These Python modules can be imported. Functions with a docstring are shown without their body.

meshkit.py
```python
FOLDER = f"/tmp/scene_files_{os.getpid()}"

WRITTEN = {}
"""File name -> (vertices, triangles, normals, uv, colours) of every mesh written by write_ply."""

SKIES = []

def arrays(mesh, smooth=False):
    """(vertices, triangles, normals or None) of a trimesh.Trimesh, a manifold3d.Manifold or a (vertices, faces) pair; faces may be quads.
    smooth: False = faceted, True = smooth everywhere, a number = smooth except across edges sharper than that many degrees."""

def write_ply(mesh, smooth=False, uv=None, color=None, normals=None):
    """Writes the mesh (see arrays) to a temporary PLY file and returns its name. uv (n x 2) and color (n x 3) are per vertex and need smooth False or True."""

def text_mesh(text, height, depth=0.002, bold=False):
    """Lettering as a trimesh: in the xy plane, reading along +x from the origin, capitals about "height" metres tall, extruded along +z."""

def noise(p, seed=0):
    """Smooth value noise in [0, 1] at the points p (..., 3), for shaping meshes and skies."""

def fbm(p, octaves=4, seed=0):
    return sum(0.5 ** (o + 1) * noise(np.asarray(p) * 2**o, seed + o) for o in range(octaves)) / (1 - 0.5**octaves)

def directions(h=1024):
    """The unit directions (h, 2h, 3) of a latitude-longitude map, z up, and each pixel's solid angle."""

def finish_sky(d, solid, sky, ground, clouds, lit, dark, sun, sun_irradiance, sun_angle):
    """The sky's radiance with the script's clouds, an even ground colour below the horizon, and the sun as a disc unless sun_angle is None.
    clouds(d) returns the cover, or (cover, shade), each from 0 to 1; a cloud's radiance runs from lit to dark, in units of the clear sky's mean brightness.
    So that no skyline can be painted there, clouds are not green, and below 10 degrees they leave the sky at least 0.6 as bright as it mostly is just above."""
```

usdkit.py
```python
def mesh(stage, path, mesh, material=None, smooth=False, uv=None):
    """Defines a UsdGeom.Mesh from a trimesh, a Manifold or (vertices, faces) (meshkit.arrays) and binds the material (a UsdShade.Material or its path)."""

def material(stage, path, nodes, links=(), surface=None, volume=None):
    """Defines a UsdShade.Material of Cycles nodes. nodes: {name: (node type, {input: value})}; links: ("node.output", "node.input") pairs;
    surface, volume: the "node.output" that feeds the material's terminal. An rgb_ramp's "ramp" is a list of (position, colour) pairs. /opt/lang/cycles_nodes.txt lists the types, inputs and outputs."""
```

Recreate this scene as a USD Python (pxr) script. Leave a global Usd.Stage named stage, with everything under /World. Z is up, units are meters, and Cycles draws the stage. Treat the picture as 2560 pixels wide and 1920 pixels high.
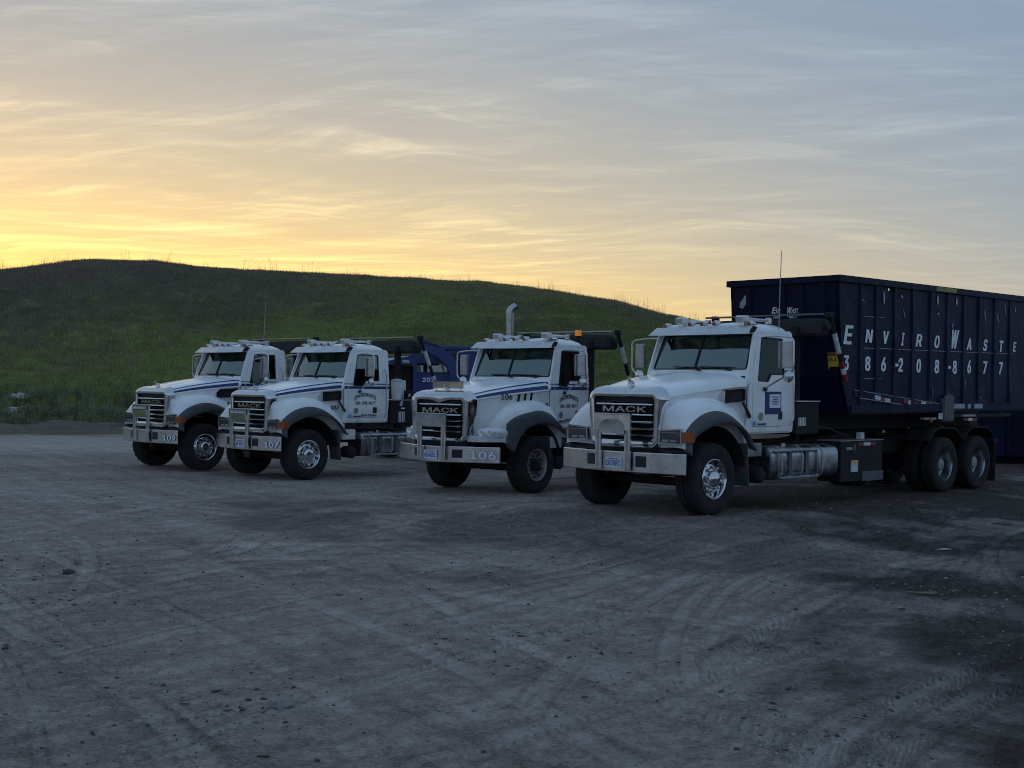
import math, random, numpy as np, trimesh, usdkit, meshkit
from shapely.geometry import Polygon, box as sbox, Point
from shapely import affinity
from shapely.ops import unary_union
from pxr import Usd, UsdGeom, UsdLux, UsdShade, Gf, Sdf, Vt

stage = Usd.Stage.CreateInMemory()
UsdGeom.SetStageUpAxis(stage, 'Z'); UsdGeom.SetStageMetersPerUnit(stage, 1.0)
UsdGeom.Xform.Define(stage, '/World'); UsdGeom.Scope.Define(stage, '/World/Looks')
rng = np.random.default_rng(11); random.seed(11)

# ------------------------------------------------------------------ camera
CAM_H, PITCH, ROLL, FPX = 2.0448, math.radians(0.0433), math.radians(0.808), 3156.2
cam = UsdGeom.Camera.Define(stage, '/World/camera')
cam.CreateHorizontalApertureAttr(36.0); cam.CreateVerticalApertureAttr(27.0)
cam.CreateFocalLengthAttr(36.0 * FPX / 2560)
cam.CreateClippingRangeAttr(Gf.Vec2f(0.1, 20000))
EXPOSURE = 0.58
cam.CreateExposureAttr(EXPOSURE)
_f = np.array([0, math.cos(PITCH), math.sin(PITCH)]); _r0 = np.array([1.0, 0, 0]); _u0 = np.array([0, -math.sin(PITCH), math.cos(PITCH)])
_r = math.cos(ROLL) * _r0 + math.sin(ROLL) * _u0; _u = -math.sin(ROLL) * _r0 + math.cos(ROLL) * _u0
_m = np.eye(4); _m[0, :3] = _r; _m[1, :3] = _u; _m[2, :3] = -_f; _m[3, :3] = [0, 0, CAM_H]
cam.AddTransformOp().Set(Gf.Matrix4d(*_m.ravel().tolist()))

# ------------------------------------------------------------------ sky and sun
SUN_AZ, SUN_EL, SKY = math.radians(-27.0), math.radians(1.0), 0.10   # azimuth from +y towards +x
GK, GN, SKG = 7.2, 3.4, 1.0
SKA = 0.14 ** SKG * 0.789 / SKY
CLB, CLY = (0.180, 0.280, 0.425), (1.72, 1.01, 0.0)
dome = UsdLux.DomeLight.Define(stage, '/World/sky')
dome.GetPrim().SetCustomDataByKey('kind', 'structure')
sky_mat = usdkit.material(stage, '/World/Looks/sky_clouds', {
    'sky': ('sky_texture', {'sky_type': 'single_scattering', 'sun_disc': False, 'sun_elevation': SUN_EL, 'sun_rotation': SUN_AZ, 'altitude': 50.0, 'air_density': 1.0, 'aerosol_density': 0.3, 'ozone_density': 1.5}),
    'tc': ('texture_coordinate', {}),
    'sep': ('separate_xyz', {}),
    'zc': ('math', {'math_type': 'maximum', 'value2': 0.0}),
    'zz': ('math', {'math_type': 'add', 'value2': 0.09}),
    'px': ('math', {'math_type': 'divide'}), 'py': ('math', {'math_type': 'divide'}),
    'pl': ('combine_xyz', {}),
    # streaks drawn out across the view by high wind, bent by a slow noise
    'wn': ('noise_texture', {'scale': 0.5, 'detail': 3.0, 'roughness': 0.55}),
    'wv': ('vector_math', {'math_type': 'scale', 'scale': 1.15}),
    'wa': ('vector_math', {'math_type': 'add'}),
    'm1': ('mapping', {'mapping_type': 'texture', 'scale': (2.6, 0.46, 1.0), 'rotation': (0, 0, 0.20)}), 'm3': ('mapping', {'mapping_type': 'texture', 'scale': (2.2, 0.36, 1.0), 'rotation': (0, 0, -0.38), 'location': (7.3, 2.2, 0)}), 'n3': ('noise_texture', {'scale': 2.6, 'detail': 10.0, 'roughness': 0.68, 'distortion': 0.1}), 'nx': ('mix_float', {'fac': 0.5}), 'sf': ('math', {'math_type': 'multiply_add', 'value2': 1.15, 'value3': 0.13, 'use_clamp': True}), 'fm': ('mix', {'mix_type': 'multiply', 'fac': 1.0}),
    'n1': ('noise_texture', {'scale': 2.3, 'detail': 10.0, 'roughness': 0.66, 'distortion': 0.12}),
    'm2': ('mapping', {'scale': (0.45, 1.2, 1.0), 'rotation': (0, 0, -0.06), 'location': (3.1, 1.7, 0)}),
    'n2': ('noise_texture', {'scale': 0.9, 'detail': 5.0, 'roughness': 0.55}),
    'r1': ('rgb_ramp', {'ramp': [(0.41, (0, 0, 0)), (0.49, (.12, .12, .12)), (0.55, (.40, .40, .40)), (0.64, (1, 1, 1))]}),
    'r2': ('rgb_ramp', {'ramp': [(0.40, (.1, .1, .1)), (0.58, (1, 1, 1))]}),
    'mul': ('mix', {'mix_type': 'multiply', 'fac': 0.75}),
    # the low sun warms the high thin cloud near it and along the skyline; away from it the cloud is blue grey
    'gam': ('gamma', {'gamma': SKG}), 'tint': ('mix', {'mix_type': 'multiply', 'fac': 1.0, 'color2': (SKA, SKA, SKA)}),
    'zk': ('math', {'math_type': 'multiply', 'value2': -GK}), 'ez': ('math', {'math_type': 'power', 'value1': math.e}),
    'dot': ('vector_math', {'math_type': 'dot_product', 'vector2': (math.sin(SUN_AZ), math.cos(SUN_AZ), 0.0)}), 'dmx': ('math', {'math_type': 'maximum', 'value2': 0.0}), 'dp': ('math', {'math_type': 'power', 'value2': GN}),
    'glow': ('math', {'math_type': 'multiply', 'use_clamp': True}), 'cl': ('mix', {'color1': tuple(c / SKY for c in CLB), 'color2': tuple(c / SKY for c in CLY)}),
    'hsv': ('mix', {'mix_type': 'mix', 'fac': 0.65}),
    'add': ('mix', {'mix_type': 'mix'}),
    'lit': ('mix', {'mix_type': 'multiply', 'fac': 1.0, 'color2': (1.68, 1.62, 1.42)}),
    'bg': ('background_shader', {'strength': SKY}),
}, [('tc.generated', 'sep.vector'), ('sep.z', 'zc.value1'), ('zc.value', 'zz.value1'), ('sep.x', 'px.value1'), ('zz.value', 'px.value2'), ('sep.y', 'py.value1'), ('zz.value', 'py.value2'),
    ('px.value', 'pl.x'), ('py.value', 'pl.y'), ('pl.vector', 'wn.vector'), ('wn.color', 'wv.vector1'), ('wv.vector', 'wa.vector1'), ('pl.vector', 'wa.vector2'),
    ('wa.vector', 'm1.vector'), ('m1.vector', 'n1.vector'), ('wa.vector', 'm2.vector'), ('m2.vector', 'n2.vector'), ('wa.vector', 'm3.vector'), ('m3.vector', 'n3.vector'), ('n1.fac', 'nx.a'), ('n3.fac', 'nx.b'), ('nx.result', 'r1.fac'), ('dp.value', 'sf.value1'), ('n2.fac', 'r2.fac'),
    ('r1.color', 'mul.color1'), ('r2.color', 'mul.color2'),
    ('sky.color', 'gam.color'), ('gam.color', 'tint.color1'), ('zc.value', 'zk.value1'), ('zk.value', 'ez.value2'), ('tc.generated', 'dot.vector1'), ('dot.value', 'dmx.value1'), ('dmx.value', 'dp.value1'),
    ('ez.value', 'glow.value1'), ('dp.value', 'glow.value2'), ('glow.value', 'cl.fac'), ('tint.color', 'hsv.color1'), ('cl.color', 'hsv.color2'), ('hsv.color', 'lit.color1'), ('hsv.color', 'add.color1'), ('lit.color', 'add.color2'), ('mul.color', 'fm.color1'), ('sf.value', 'fm.color2'), ('fm.color', 'add.fac'), ('add.color', 'bg.color')], surface='bg.background')
UsdShade.MaterialBindingAPI.Apply(dome.GetPrim()).Bind(sky_mat)
sun = UsdLux.DistantLight.Define(stage, '/World/sun')
sun.CreateIntensityAttr(0.5); sun.CreateAngleAttr(0.5); sun.CreateNormalizeAttr(True) if hasattr(sun, 'CreateNormalizeAttr') else None
sun.CreateColorAttr(Gf.Vec3f(1.0, 0.78, 0.5))
_d = np.array([math.cos(SUN_EL) * math.sin(SUN_AZ), math.cos(SUN_EL) * math.cos(SUN_AZ), math.sin(SUN_EL)])   # towards the sun
_z = _d; _x = np.cross([0, 0, 1.0], _z); _x /= np.linalg.norm(_x); _y = np.cross(_z, _x)
_sm = np.eye(4); _sm[0, :3] = _x; _sm[1, :3] = _y; _sm[2, :3] = _z
sun.AddTransformOp().Set(Gf.Matrix4d(*_sm.ravel().tolist()))

# ------------------------------------------------------------------ helpers
used = {}
def numbered(base):
    n = used.get(base, 0); used[base] = n + 1
    return base if n == 0 else '%s_%03d' % (base, n)
def put(path_parent, name, mesh, mat, smooth=False, label=None, **data):
    """One Mesh prim under a parent path (or /World), with a number when the name is taken."""
    p = numbered(path_parent + '/' + name)
    m = usdkit.mesh(stage, p, mesh, mat, smooth=smooth)
    if label: data['label'] = label
    for k, v in data.items(): m.GetPrim().SetCustomDataByKey(k, v)
    return p
def thing(name, label, cat, loc=(0, 0, 0), rotz=0.0, group=None):
    p = numbered('/World/' + name)
    x = UsdGeom.Xform.Define(stage, p); x.AddTranslateOp().Set(Gf.Vec3d(*map(float, loc)))
    if rotz: x.AddRotateZOp().Set(float(math.degrees(rotz)))
    for k, v in (('label', label), ('category', cat), ('group', group)):
        if v: x.GetPrim().SetCustomDataByKey(k, v)
    return p
def P(name, col, rough=0.5, metal=0.0, **kw):
    return usdkit.material(stage, '/World/Looks/' + name, {'p': ('principled_bsdf', {'base_color': col, 'roughness': rough, 'metallic': metal, **kw})}, [], surface='p.BSDF')
def Pn(name, c1, c2, scale=4.0, rough=(0.4, 0.6), metal=0.0, detail=5.0, bump=0.0, bscale=60.0, pos=(0.35, 0.65), stretch=(1, 1, 1), **kw):
    """principled with a noise-mottled colour, roughness and a little relief"""
    nodes = {'g': ('geometry', {}), 'tc': ('texture_coordinate', {}), 'mp': ('mapping', {'scale': stretch}), 'n': ('noise_texture', {'scale': scale, 'detail': detail, 'roughness': 0.6}),
             'r': ('rgb_ramp', {'ramp': [(pos[0], c1), (pos[1], c2)]}), 'mr': ('map_range', {'from_min': 0.3, 'from_max': 0.7, 'to_min': rough[0], 'to_max': rough[1]}),
             'p': ('principled_bsdf', {'metallic': metal, **kw})}
    links = [('tc.object', 'mp.vector'), ('mp.vector', 'n.vector'), ('n.fac', 'r.fac'), ('r.color', 'p.base_color'), ('n.fac', 'mr.value'), ('mr.result', 'p.roughness')]
    if bump:
        nodes['bn'] = ('noise_texture', {'scale': bscale, 'detail': 4.0}); nodes['b'] = ('bump', {'strength': 1.0, 'distance': bump})
        links += [('tc.object', 'bn.vector'), ('bn.fac', 'b.height'), ('b.normal', 'p.normal')]
    return usdkit.material(stage, '/World/Looks/' + name, nodes, links, surface='p.BSDF')

# ------------------------------------------------------------------ ground and hill
POSE = {'105': (1.6857, 19.1496, math.radians(224.2567)), '106': (-1.1663, 23.465, math.radians(231.856)), '107': (-5.6694, 27.1723, math.radians(225.865)), '109': (-8.3904, 29.2896, math.radians(226.1675))}
LIFT = {'105': .137, '106': .009, '107': -.043, '109': -.027}
def smooth01(t): t = np.clip(t, 0, 1); return t * t * (3 - 2 * t)
def base_z(x, y):
    z = np.zeros_like(np.asarray(x, float))
    for k, (X, Y, a) in POSE.items():
        c, s = math.cos(a), math.sin(a); lx = (x - X) * c + (y - Y) * s; ly = -(x - X) * s + (y - Y) * c
        dx = np.maximum(0, np.maximum(lx - 0.4, -11.5 - lx)); dy = np.maximum(0, np.abs(ly) - 1.3)
        z = z + LIFT[k] * np.exp(-(dx ** 2 + dy ** 2) / (2 * 1.1 ** 2))
    return z
# wheel tracks across the yard: (points on the ground, half width, depth, tread)
from scipy.spatial import cKDTree
from scipy.interpolate import CubicSpline, RegularGridInterpolator
TRACKS = [([[-6.2, 14.0], [-4.4, 11.22], [-2.9, 8.93], [-1.57, 6.67], [-.9, 5.2]], .09, .8, 0), ([[-6.0, 15.6], [-4.33, 13.13], [-2.18, 9.95], [-0.9, 7.78], [-0.23, 6.73], [.5, 5.3]], .08, .9, 0), ([[-4.6, 16.5], [-3.03, 13.75], [-0.93, 10.22], [0.03, 8.36], [0.44, 7.44], [1.2, 5.4]], .10, .8, 0),
 ([[-5.6, 12.6], [-4.3, 10.67], [-2.57, 8.27], [-1.74, 6.66], [-1.2, 5.4]], .08, .8, 0), ([[-9, 13.2], [-5.81, 14.39], [-4.0, 15.4], [-1.9, 15.9], [0.5, 16.4]], .2, .7, 0), ([[-5.14, 12.74], [-3.4, 14.25], [-1.36, 14.84], [0.5, 14.0]], .16, .8, 0), ([[-8, 11.5], [-6.6, 14], [-6.3, 17.11], [-5.7, 20.77], [-4.3, 24.25]], .2, .8, 0), ([[-3.6, 12.6], [-3.4, 14.25], [-3.1, 18.66], [-2.06, 22.25]], .2, .7, 0),
 ([[1.1, 8.0], [1.17, 9.18], [1.48, 11.0], [1.84, 12.35], [2.48, 13.93], [3.69, 15.37], [6, 17.2]], .07, .55, 0), ([[1.3, 8.2], [1.37, 9.51], [1.69, 11.02], [2.05, 12.24], [2.62, 13.61], [3.82, 14.98], [6.1, 16.8]], .06, .5, 0), ([[1.48, 9.4], [1.85, 11.0], [2.2, 12.1], [2.8, 13.4], [4.0, 14.7]], .05, .5, 0),
 ([[1.4, 6.4], [1.83, 7.22], [2.21, 7.84], [2.62, 8.32], [3.45, 9.33], [4.6, 10.5]], .15, 1.3, 1), ([[1.75, 6.3], [2.05, 6.96], [2.45, 7.59], [2.97, 8.22], [3.9, 9.2]], .15, 1.3, 1), ([[0.1, 11.0], [0.68, 11.87], [1.43, 12.74], [2.65, 14.3], [5.21, 17.66], [8.71, 22.55]], .18, .8, 1), ([[-.8, 10.4], [0.03, 11.57], [1.31, 13.99], [3.04, 16.4], [5.92, 18.9]], .18, .8, 0), ([[1.3, 8.6], [1.95, 10.05], [2.73, 11.78], [3.76, 13.55], [5.91, 16.03]], .16, 1.0, 1), ([[.5, 10.2], [0.73, 9.16], [0.9, 8.47], [1.31, 7.79], [1.91, 6.83], [2.4, 6.0]], .16, .8, 1)]
_tr = np.random.default_rng(77)
for k in range(120):      # fainter, older ones
    th = _tr.choice([1.92, 1.86, 0.92, 0.2, 2.6, 1.05]) + _tr.normal(0, .12); c = np.array([_tr.uniform(-9, 9), _tr.uniform(5, 24)]); d_ = np.array([math.cos(th), math.sin(th)]); n_ = np.array([-d_[1], d_[0]]); ln = _tr.uniform(3, 8); b_ = _tr.normal(0, .5)
    TRACKS.append(([list(c + d_ * ln * t + n_ * b_ * t * t) for t in (-1, -.4, .2, .7, 1)], _tr.uniform(.03, .13), _tr.uniform(.25, .8), int(_tr.uniform() < .3)))
_pts, _inf = [], []
for pts, w, dep, tread in TRACKS:
    p = np.array(pts, float); t = np.concatenate([[0], np.cumsum(np.linalg.norm(np.diff(p, axis=0), axis=1))]); cs = CubicSpline(t, p); tt = np.arange(0, t[-1], .05); q = cs(tt); dq = cs(tt, 1); dq /= np.linalg.norm(dq, axis=1, keepdims=True)
    _pts.append(q); _inf.append(np.column_stack([tt, dq, np.full(len(tt), w), np.full(len(tt), dep), np.full(len(tt), tread), np.clip(np.minimum(tt, t[-1] - tt) / 1.0, 0, 1)]))
_idx = [cKDTree(q) for q in _pts]
def track_fields(x, y):
    z, m = np.zeros(x.shape), np.zeros(x.shape); P2 = np.column_stack([x.ravel(), y.ravel()]); near = np.hypot(P2[:, 0], P2[:, 1]) < 27; ii = np.nonzero(near)[0]; zf, mf = z.ravel(), m.ravel()
    for q, inf, tree in zip(_pts, _inf, _idx):
        lo, hi = q.min(0) - .6, q.max(0) + .6; k = ii[((P2[ii] > lo) & (P2[ii] < hi)).all(1)]
        if not len(k): continue
        d, j = tree.query(P2[k], distance_upper_bound=.6); ok = np.isfinite(d); k, j = k[ok], j[ok]
        if not len(k): continue
        I = inf[j]; r = P2[k] - q[j]; v = r[:, 0] * -I[:, 2] + r[:, 1] * I[:, 1]; s = I[:, 0] + r[:, 0] * I[:, 1] + r[:, 1] * I[:, 2]; g = np.abs(v) / I[:, 3]
        patch = np.clip(meshkit.noise(np.column_stack([s * 1.1, I[:, 4] * 37, v * 4]), 23) * 2.4 - .75, 0, 1) * I[:, 6]
        rut = -np.exp(-g ** 6) * .8 + .8 * np.exp(-((g - 1.3) / .28) ** 2)
        tr_ = I[:, 5] * (g < .95) * np.where(np.sin((s + np.abs(v) * .8) * 62) > 0, .9, -.5)
        zf[k] += .016 * I[:, 4] * patch * (rut + tr_); mf[k] += I[:, 4] * patch * (np.exp(-g ** 6) - .7 * np.exp(-((g - 1.3) / .3) ** 2))
    return z, m
def ground_z(x, y, fields=None):
    p = np.stack([x, y, np.zeros_like(x)], -1)
    d = np.hypot(x, y)
    near = np.clip((75 - d) / 40, 0.15, 1)
    z = base_z(x, y) + near * (0.06 * (meshkit.fbm(p * 0.22, 4, 3) - 0.5) + 0.034 * (meshkit.fbm(p * 1.3, 4, 5) - 0.5) + 0.022 * (meshkit.fbm(p * 6.0, 3, 9) - 0.5))
    return z + (track_fields(x, y) if fields is None else fields)[0]
BERM = lambda az, d: (0.10 + .26 * (meshkit.noise(np.stack([np.degrees(az) * .9, d * .35, d * 0], -1), 14) ** 2)) * np.exp(-((d - 54.5) / 3.2) ** 2)
az = np.concatenate([np.linspace(-180, -34, 50)[:-1], np.linspace(-34, 34, 1000), np.linspace(34, 180, 50)[1:]])
rad = np.concatenate([[0.0, 2.0, 3.5], np.exp(np.linspace(math.log(4.2), math.log(75), 560)), [90, 120, 200, 500, 1500, 6000]])
A, D = np.meshgrid(np.radians(az), rad, indexing='ij')
gx, gy = D * np.sin(A), D * np.cos(A)
TF = track_fields(gx, gy)
gz = np.where(D < 400, ground_z(gx, gy, TF) + BERM(A, D) * (0.7 + 0.6 * meshkit.fbm(np.stack([gx * .5, gy * .5, gx * 0], -1), 3, 31)), 0.0)
def grid_faces(n, m):
    i, j = np.meshgrid(np.arange(n - 1), np.arange(m - 1), indexing='ij'); a = i * m + j
    return np.stack([a, a + m, a + m + 1, a + 1], -1).reshape(-1, 4)
P3 = np.stack([gx, gy, gx * 0], -1)
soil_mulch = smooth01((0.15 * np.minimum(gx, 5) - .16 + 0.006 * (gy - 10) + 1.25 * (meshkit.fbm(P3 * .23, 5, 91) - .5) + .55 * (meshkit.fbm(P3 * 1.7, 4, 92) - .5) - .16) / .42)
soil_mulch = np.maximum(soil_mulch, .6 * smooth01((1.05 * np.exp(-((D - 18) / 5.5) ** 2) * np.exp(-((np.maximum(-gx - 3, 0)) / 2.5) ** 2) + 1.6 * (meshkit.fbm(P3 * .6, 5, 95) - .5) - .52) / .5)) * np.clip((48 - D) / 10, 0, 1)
soil_brown = smooth01((D - 47.0 + 5 * (meshkit.fbm(P3 * .25, 3, 93) - .5)) / 2.5) * np.clip((70 - D) / 5, 0, 1)
soil_pale = np.exp(-((D - 41.5 - 3 * (meshkit.fbm(P3 * .1, 2, 94) - .5)) / 4.0) ** 2)
gmat = usdkit.material(stage, '/World/Looks/packed_dirt', {
    'g': ('geometry', {}), 'tk': ('attribute', {'attribute': 'track'}), 'mu': ('attribute', {'attribute': 'mulch'}), 'bw': ('attribute', {'attribute': 'brown'}), 'pa': ('attribute', {'attribute': 'pale'}),
    'n0': ('noise_texture', {'scale': 0.16, 'detail': 5.0, 'roughness': 0.62}),
    'm1': ('mapping', {'mapping_type': 'texture', 'rotation': (0, 0, 0.58), 'scale': (1.0, 16.0, 1.0)}), 'n1': ('noise_texture', {'scale': 3.0, 'detail': 6.0, 'roughness': 0.65, 'distortion': 0.3}),
    'm2': ('mapping', {'mapping_type': 'texture', 'rotation': (0, 0, -0.62), 'scale': (1.0, 13.0, 1.0)}), 'n2': ('noise_texture', {'scale': 2.6, 'detail': 6.0, 'roughness': 0.65, 'distortion': 0.3}),
    'n3': ('noise_texture', {'scale': 9.0, 'detail': 8.0, 'roughness': 0.72}), 'n4': ('noise_texture', {'scale': 34.0, 'detail': 6.0, 'roughness': 0.85}),
    'a1': ('mix_float', {'fac': 0.45}), 'a2': ('mix_float', {'fac': 0.36}), 'a3': ('mix_float', {'fac': 0.28}), 'a4': ('mix_float', {'fac': 0.40}),
    'ts': ('math', {'math_type': 'multiply', 'value2': 0.05}), 'ps': ('math', {'math_type': 'multiply_add', 'value2': 0.05}), 'ad': ('math', {'math_type': 'add'}),
    'rmp': ('rgb_ramp', {'ramp': [(0.40, (0.13, 0.100, 0.084)), (0.455, (0.29, 0.230, 0.196)), (0.505, (0.45, 0.368, 0.318)), (0.55, (0.58, 0.485, 0.425)), (0.61, (0.69, 0.59, 0.525))]}),
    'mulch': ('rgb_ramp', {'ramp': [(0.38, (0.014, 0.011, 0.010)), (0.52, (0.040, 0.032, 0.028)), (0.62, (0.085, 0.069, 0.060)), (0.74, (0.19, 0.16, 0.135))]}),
    'brown': ('rgb_ramp', {'ramp': [(0.40, (0.060, 0.044, 0.032)), (0.52, (0.17, 0.13, 0.095)), (0.66, (0.36, 0.29, 0.225))]}),
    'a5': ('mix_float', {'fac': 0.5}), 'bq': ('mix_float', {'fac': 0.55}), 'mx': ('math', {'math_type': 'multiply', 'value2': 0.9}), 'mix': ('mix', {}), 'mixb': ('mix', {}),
    'h3': ('math', {'math_type': 'multiply', 'value2': 1.8}), 'hs': ('math', {'math_type': 'multiply_add', 'value2': 0.6}),
    'b': ('bump', {'strength': 1.0, 'distance': 0.07}), 'p': ('principled_bsdf', {'roughness': 0.93, 'specular_ior_level': 0.22}),
}, [('g.position', 'n0.vector'), ('g.position', 'm1.vector'), ('m1.vector', 'n1.vector'), ('g.position', 'm2.vector'), ('m2.vector', 'n2.vector'), ('g.position', 'n3.vector'), ('g.position', 'n4.vector'),
    ('n1.fac', 'a1.a'), ('n2.fac', 'a1.b'), ('a1.result', 'a2.a'), ('n0.fac', 'a2.b'), ('a2.result', 'a3.a'), ('n3.fac', 'a3.b'), ('a3.result', 'a4.a'), ('n4.fac', 'a4.b'),
    ('tk.fac', 'ts.value1'), ('pa.fac', 'ps.value1'), ('ts.value', 'ps.value3'), ('a4.result', 'ad.value1'), ('ps.value', 'ad.value2'), ('ad.value', 'rmp.fac'),
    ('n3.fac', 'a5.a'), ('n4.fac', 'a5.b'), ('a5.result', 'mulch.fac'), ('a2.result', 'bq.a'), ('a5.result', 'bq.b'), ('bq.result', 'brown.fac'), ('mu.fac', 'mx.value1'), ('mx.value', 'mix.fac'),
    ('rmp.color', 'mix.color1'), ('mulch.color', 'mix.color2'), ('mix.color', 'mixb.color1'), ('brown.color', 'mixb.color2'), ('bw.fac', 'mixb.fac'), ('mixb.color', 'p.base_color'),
    ('n3.fac', 'h3.value1'), ('n4.fac', 'hs.value1'), ('h3.value', 'hs.value3'), ('hs.value', 'b.height'), ('b.normal', 'p.normal')], surface='p.BSDF')
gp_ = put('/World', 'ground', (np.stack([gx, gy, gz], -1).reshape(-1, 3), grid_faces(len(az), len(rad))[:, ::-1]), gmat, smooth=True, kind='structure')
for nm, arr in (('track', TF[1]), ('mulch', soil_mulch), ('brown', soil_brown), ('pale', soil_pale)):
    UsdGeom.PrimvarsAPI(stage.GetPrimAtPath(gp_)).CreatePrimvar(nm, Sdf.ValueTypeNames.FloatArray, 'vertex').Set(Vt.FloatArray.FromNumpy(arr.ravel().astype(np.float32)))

# hill: skyline elevations (degrees) against azimuth, a grassed mound 60 to 105 m away
SKYL = np.array([(-75, 1.8), (-55, 3.6), (-45, 4.3), (-35, 4.7), (-30, 4.75)] + [(-22.135, 4.352), (-21.054, 4.57), (-19.202, 4.907), (-18.16, 5.038), (-16.539, 5.046), (-13.005, 4.855), (-8.537, 4.724), (-4.396, 4.678), (-1.243, 4.518), (1.92, 4.182), (4.64, 3.759), (6.929, 3.237), (9.321, 2.626), (11.962, 1.808)] + [(14, 0.9), (20, 0.3), (30, 0.1), (50, 0.1)])
B0 = 59.5
def hill_profile(t):
    t = np.clip(t, 0, 1.0)
    return smooth01(t ** 0.92) * 0.75 + t * 0.25
haz = np.radians(np.concatenate([np.linspace(-75, -26, 60)[:-1], np.linspace(-26, 16, 420), np.linspace(16, 50, 40)[1:]]))
hrad = np.concatenate([np.linspace(58.5, 112, 150), np.linspace(113, 150, 14), [170, 200]])
el = np.tan(np.radians(np.interp(np.degrees(haz), SKYL[:, 0], SKYL[:, 1])))
el = np.convolve(np.pad(el, 3, 'edge'), np.ones(7) / 7, 'valid')
RD = 98 + 5 * np.sin(np.degrees(haz) * 0.11 + 0.8)
prof = hill_profile((hrad[None] - B0) / (RD[:, None] - B0)) * np.where(hrad[None] > RD[:, None], np.clip(1 - ((hrad[None] - RD[:, None]) / 100) ** 2 * .9, 0, 1), 1)
HT = np.min((el[:, None] * hrad[None, 20:] + CAM_H) / np.maximum(prof[:, 20:], 1e-3), 1)
HA, HD = np.meshgrid(haz, hrad, indexing='ij')
hx, hy = HD * np.sin(HA), HD * np.cos(HA)
hp = np.stack([hx, hy, hx * 0], -1)
hz = np.maximum(HT, 0)[:, None] * prof + np.clip((HD - 60) / 6, 0, 1) * np.clip((np.maximum(HT, 0)[:, None]) / 5, 0, 1) * (0.9 * (meshkit.fbm(hp * 0.07, 3, 41) - 0.5) * np.clip((96 - HD) / 10, 0, 1) + 0.55 * (meshkit.fbm(hp * np.array([.35, .6, 1]), 4, 43) - 0.5)) - 0.25 * (HD < 60)
def hill_z(azr, d):
    return RegularGridInterpolator((haz, hrad), hz, bounds_error=False, fill_value=0)(np.stack([azr, d], -1))
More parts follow.
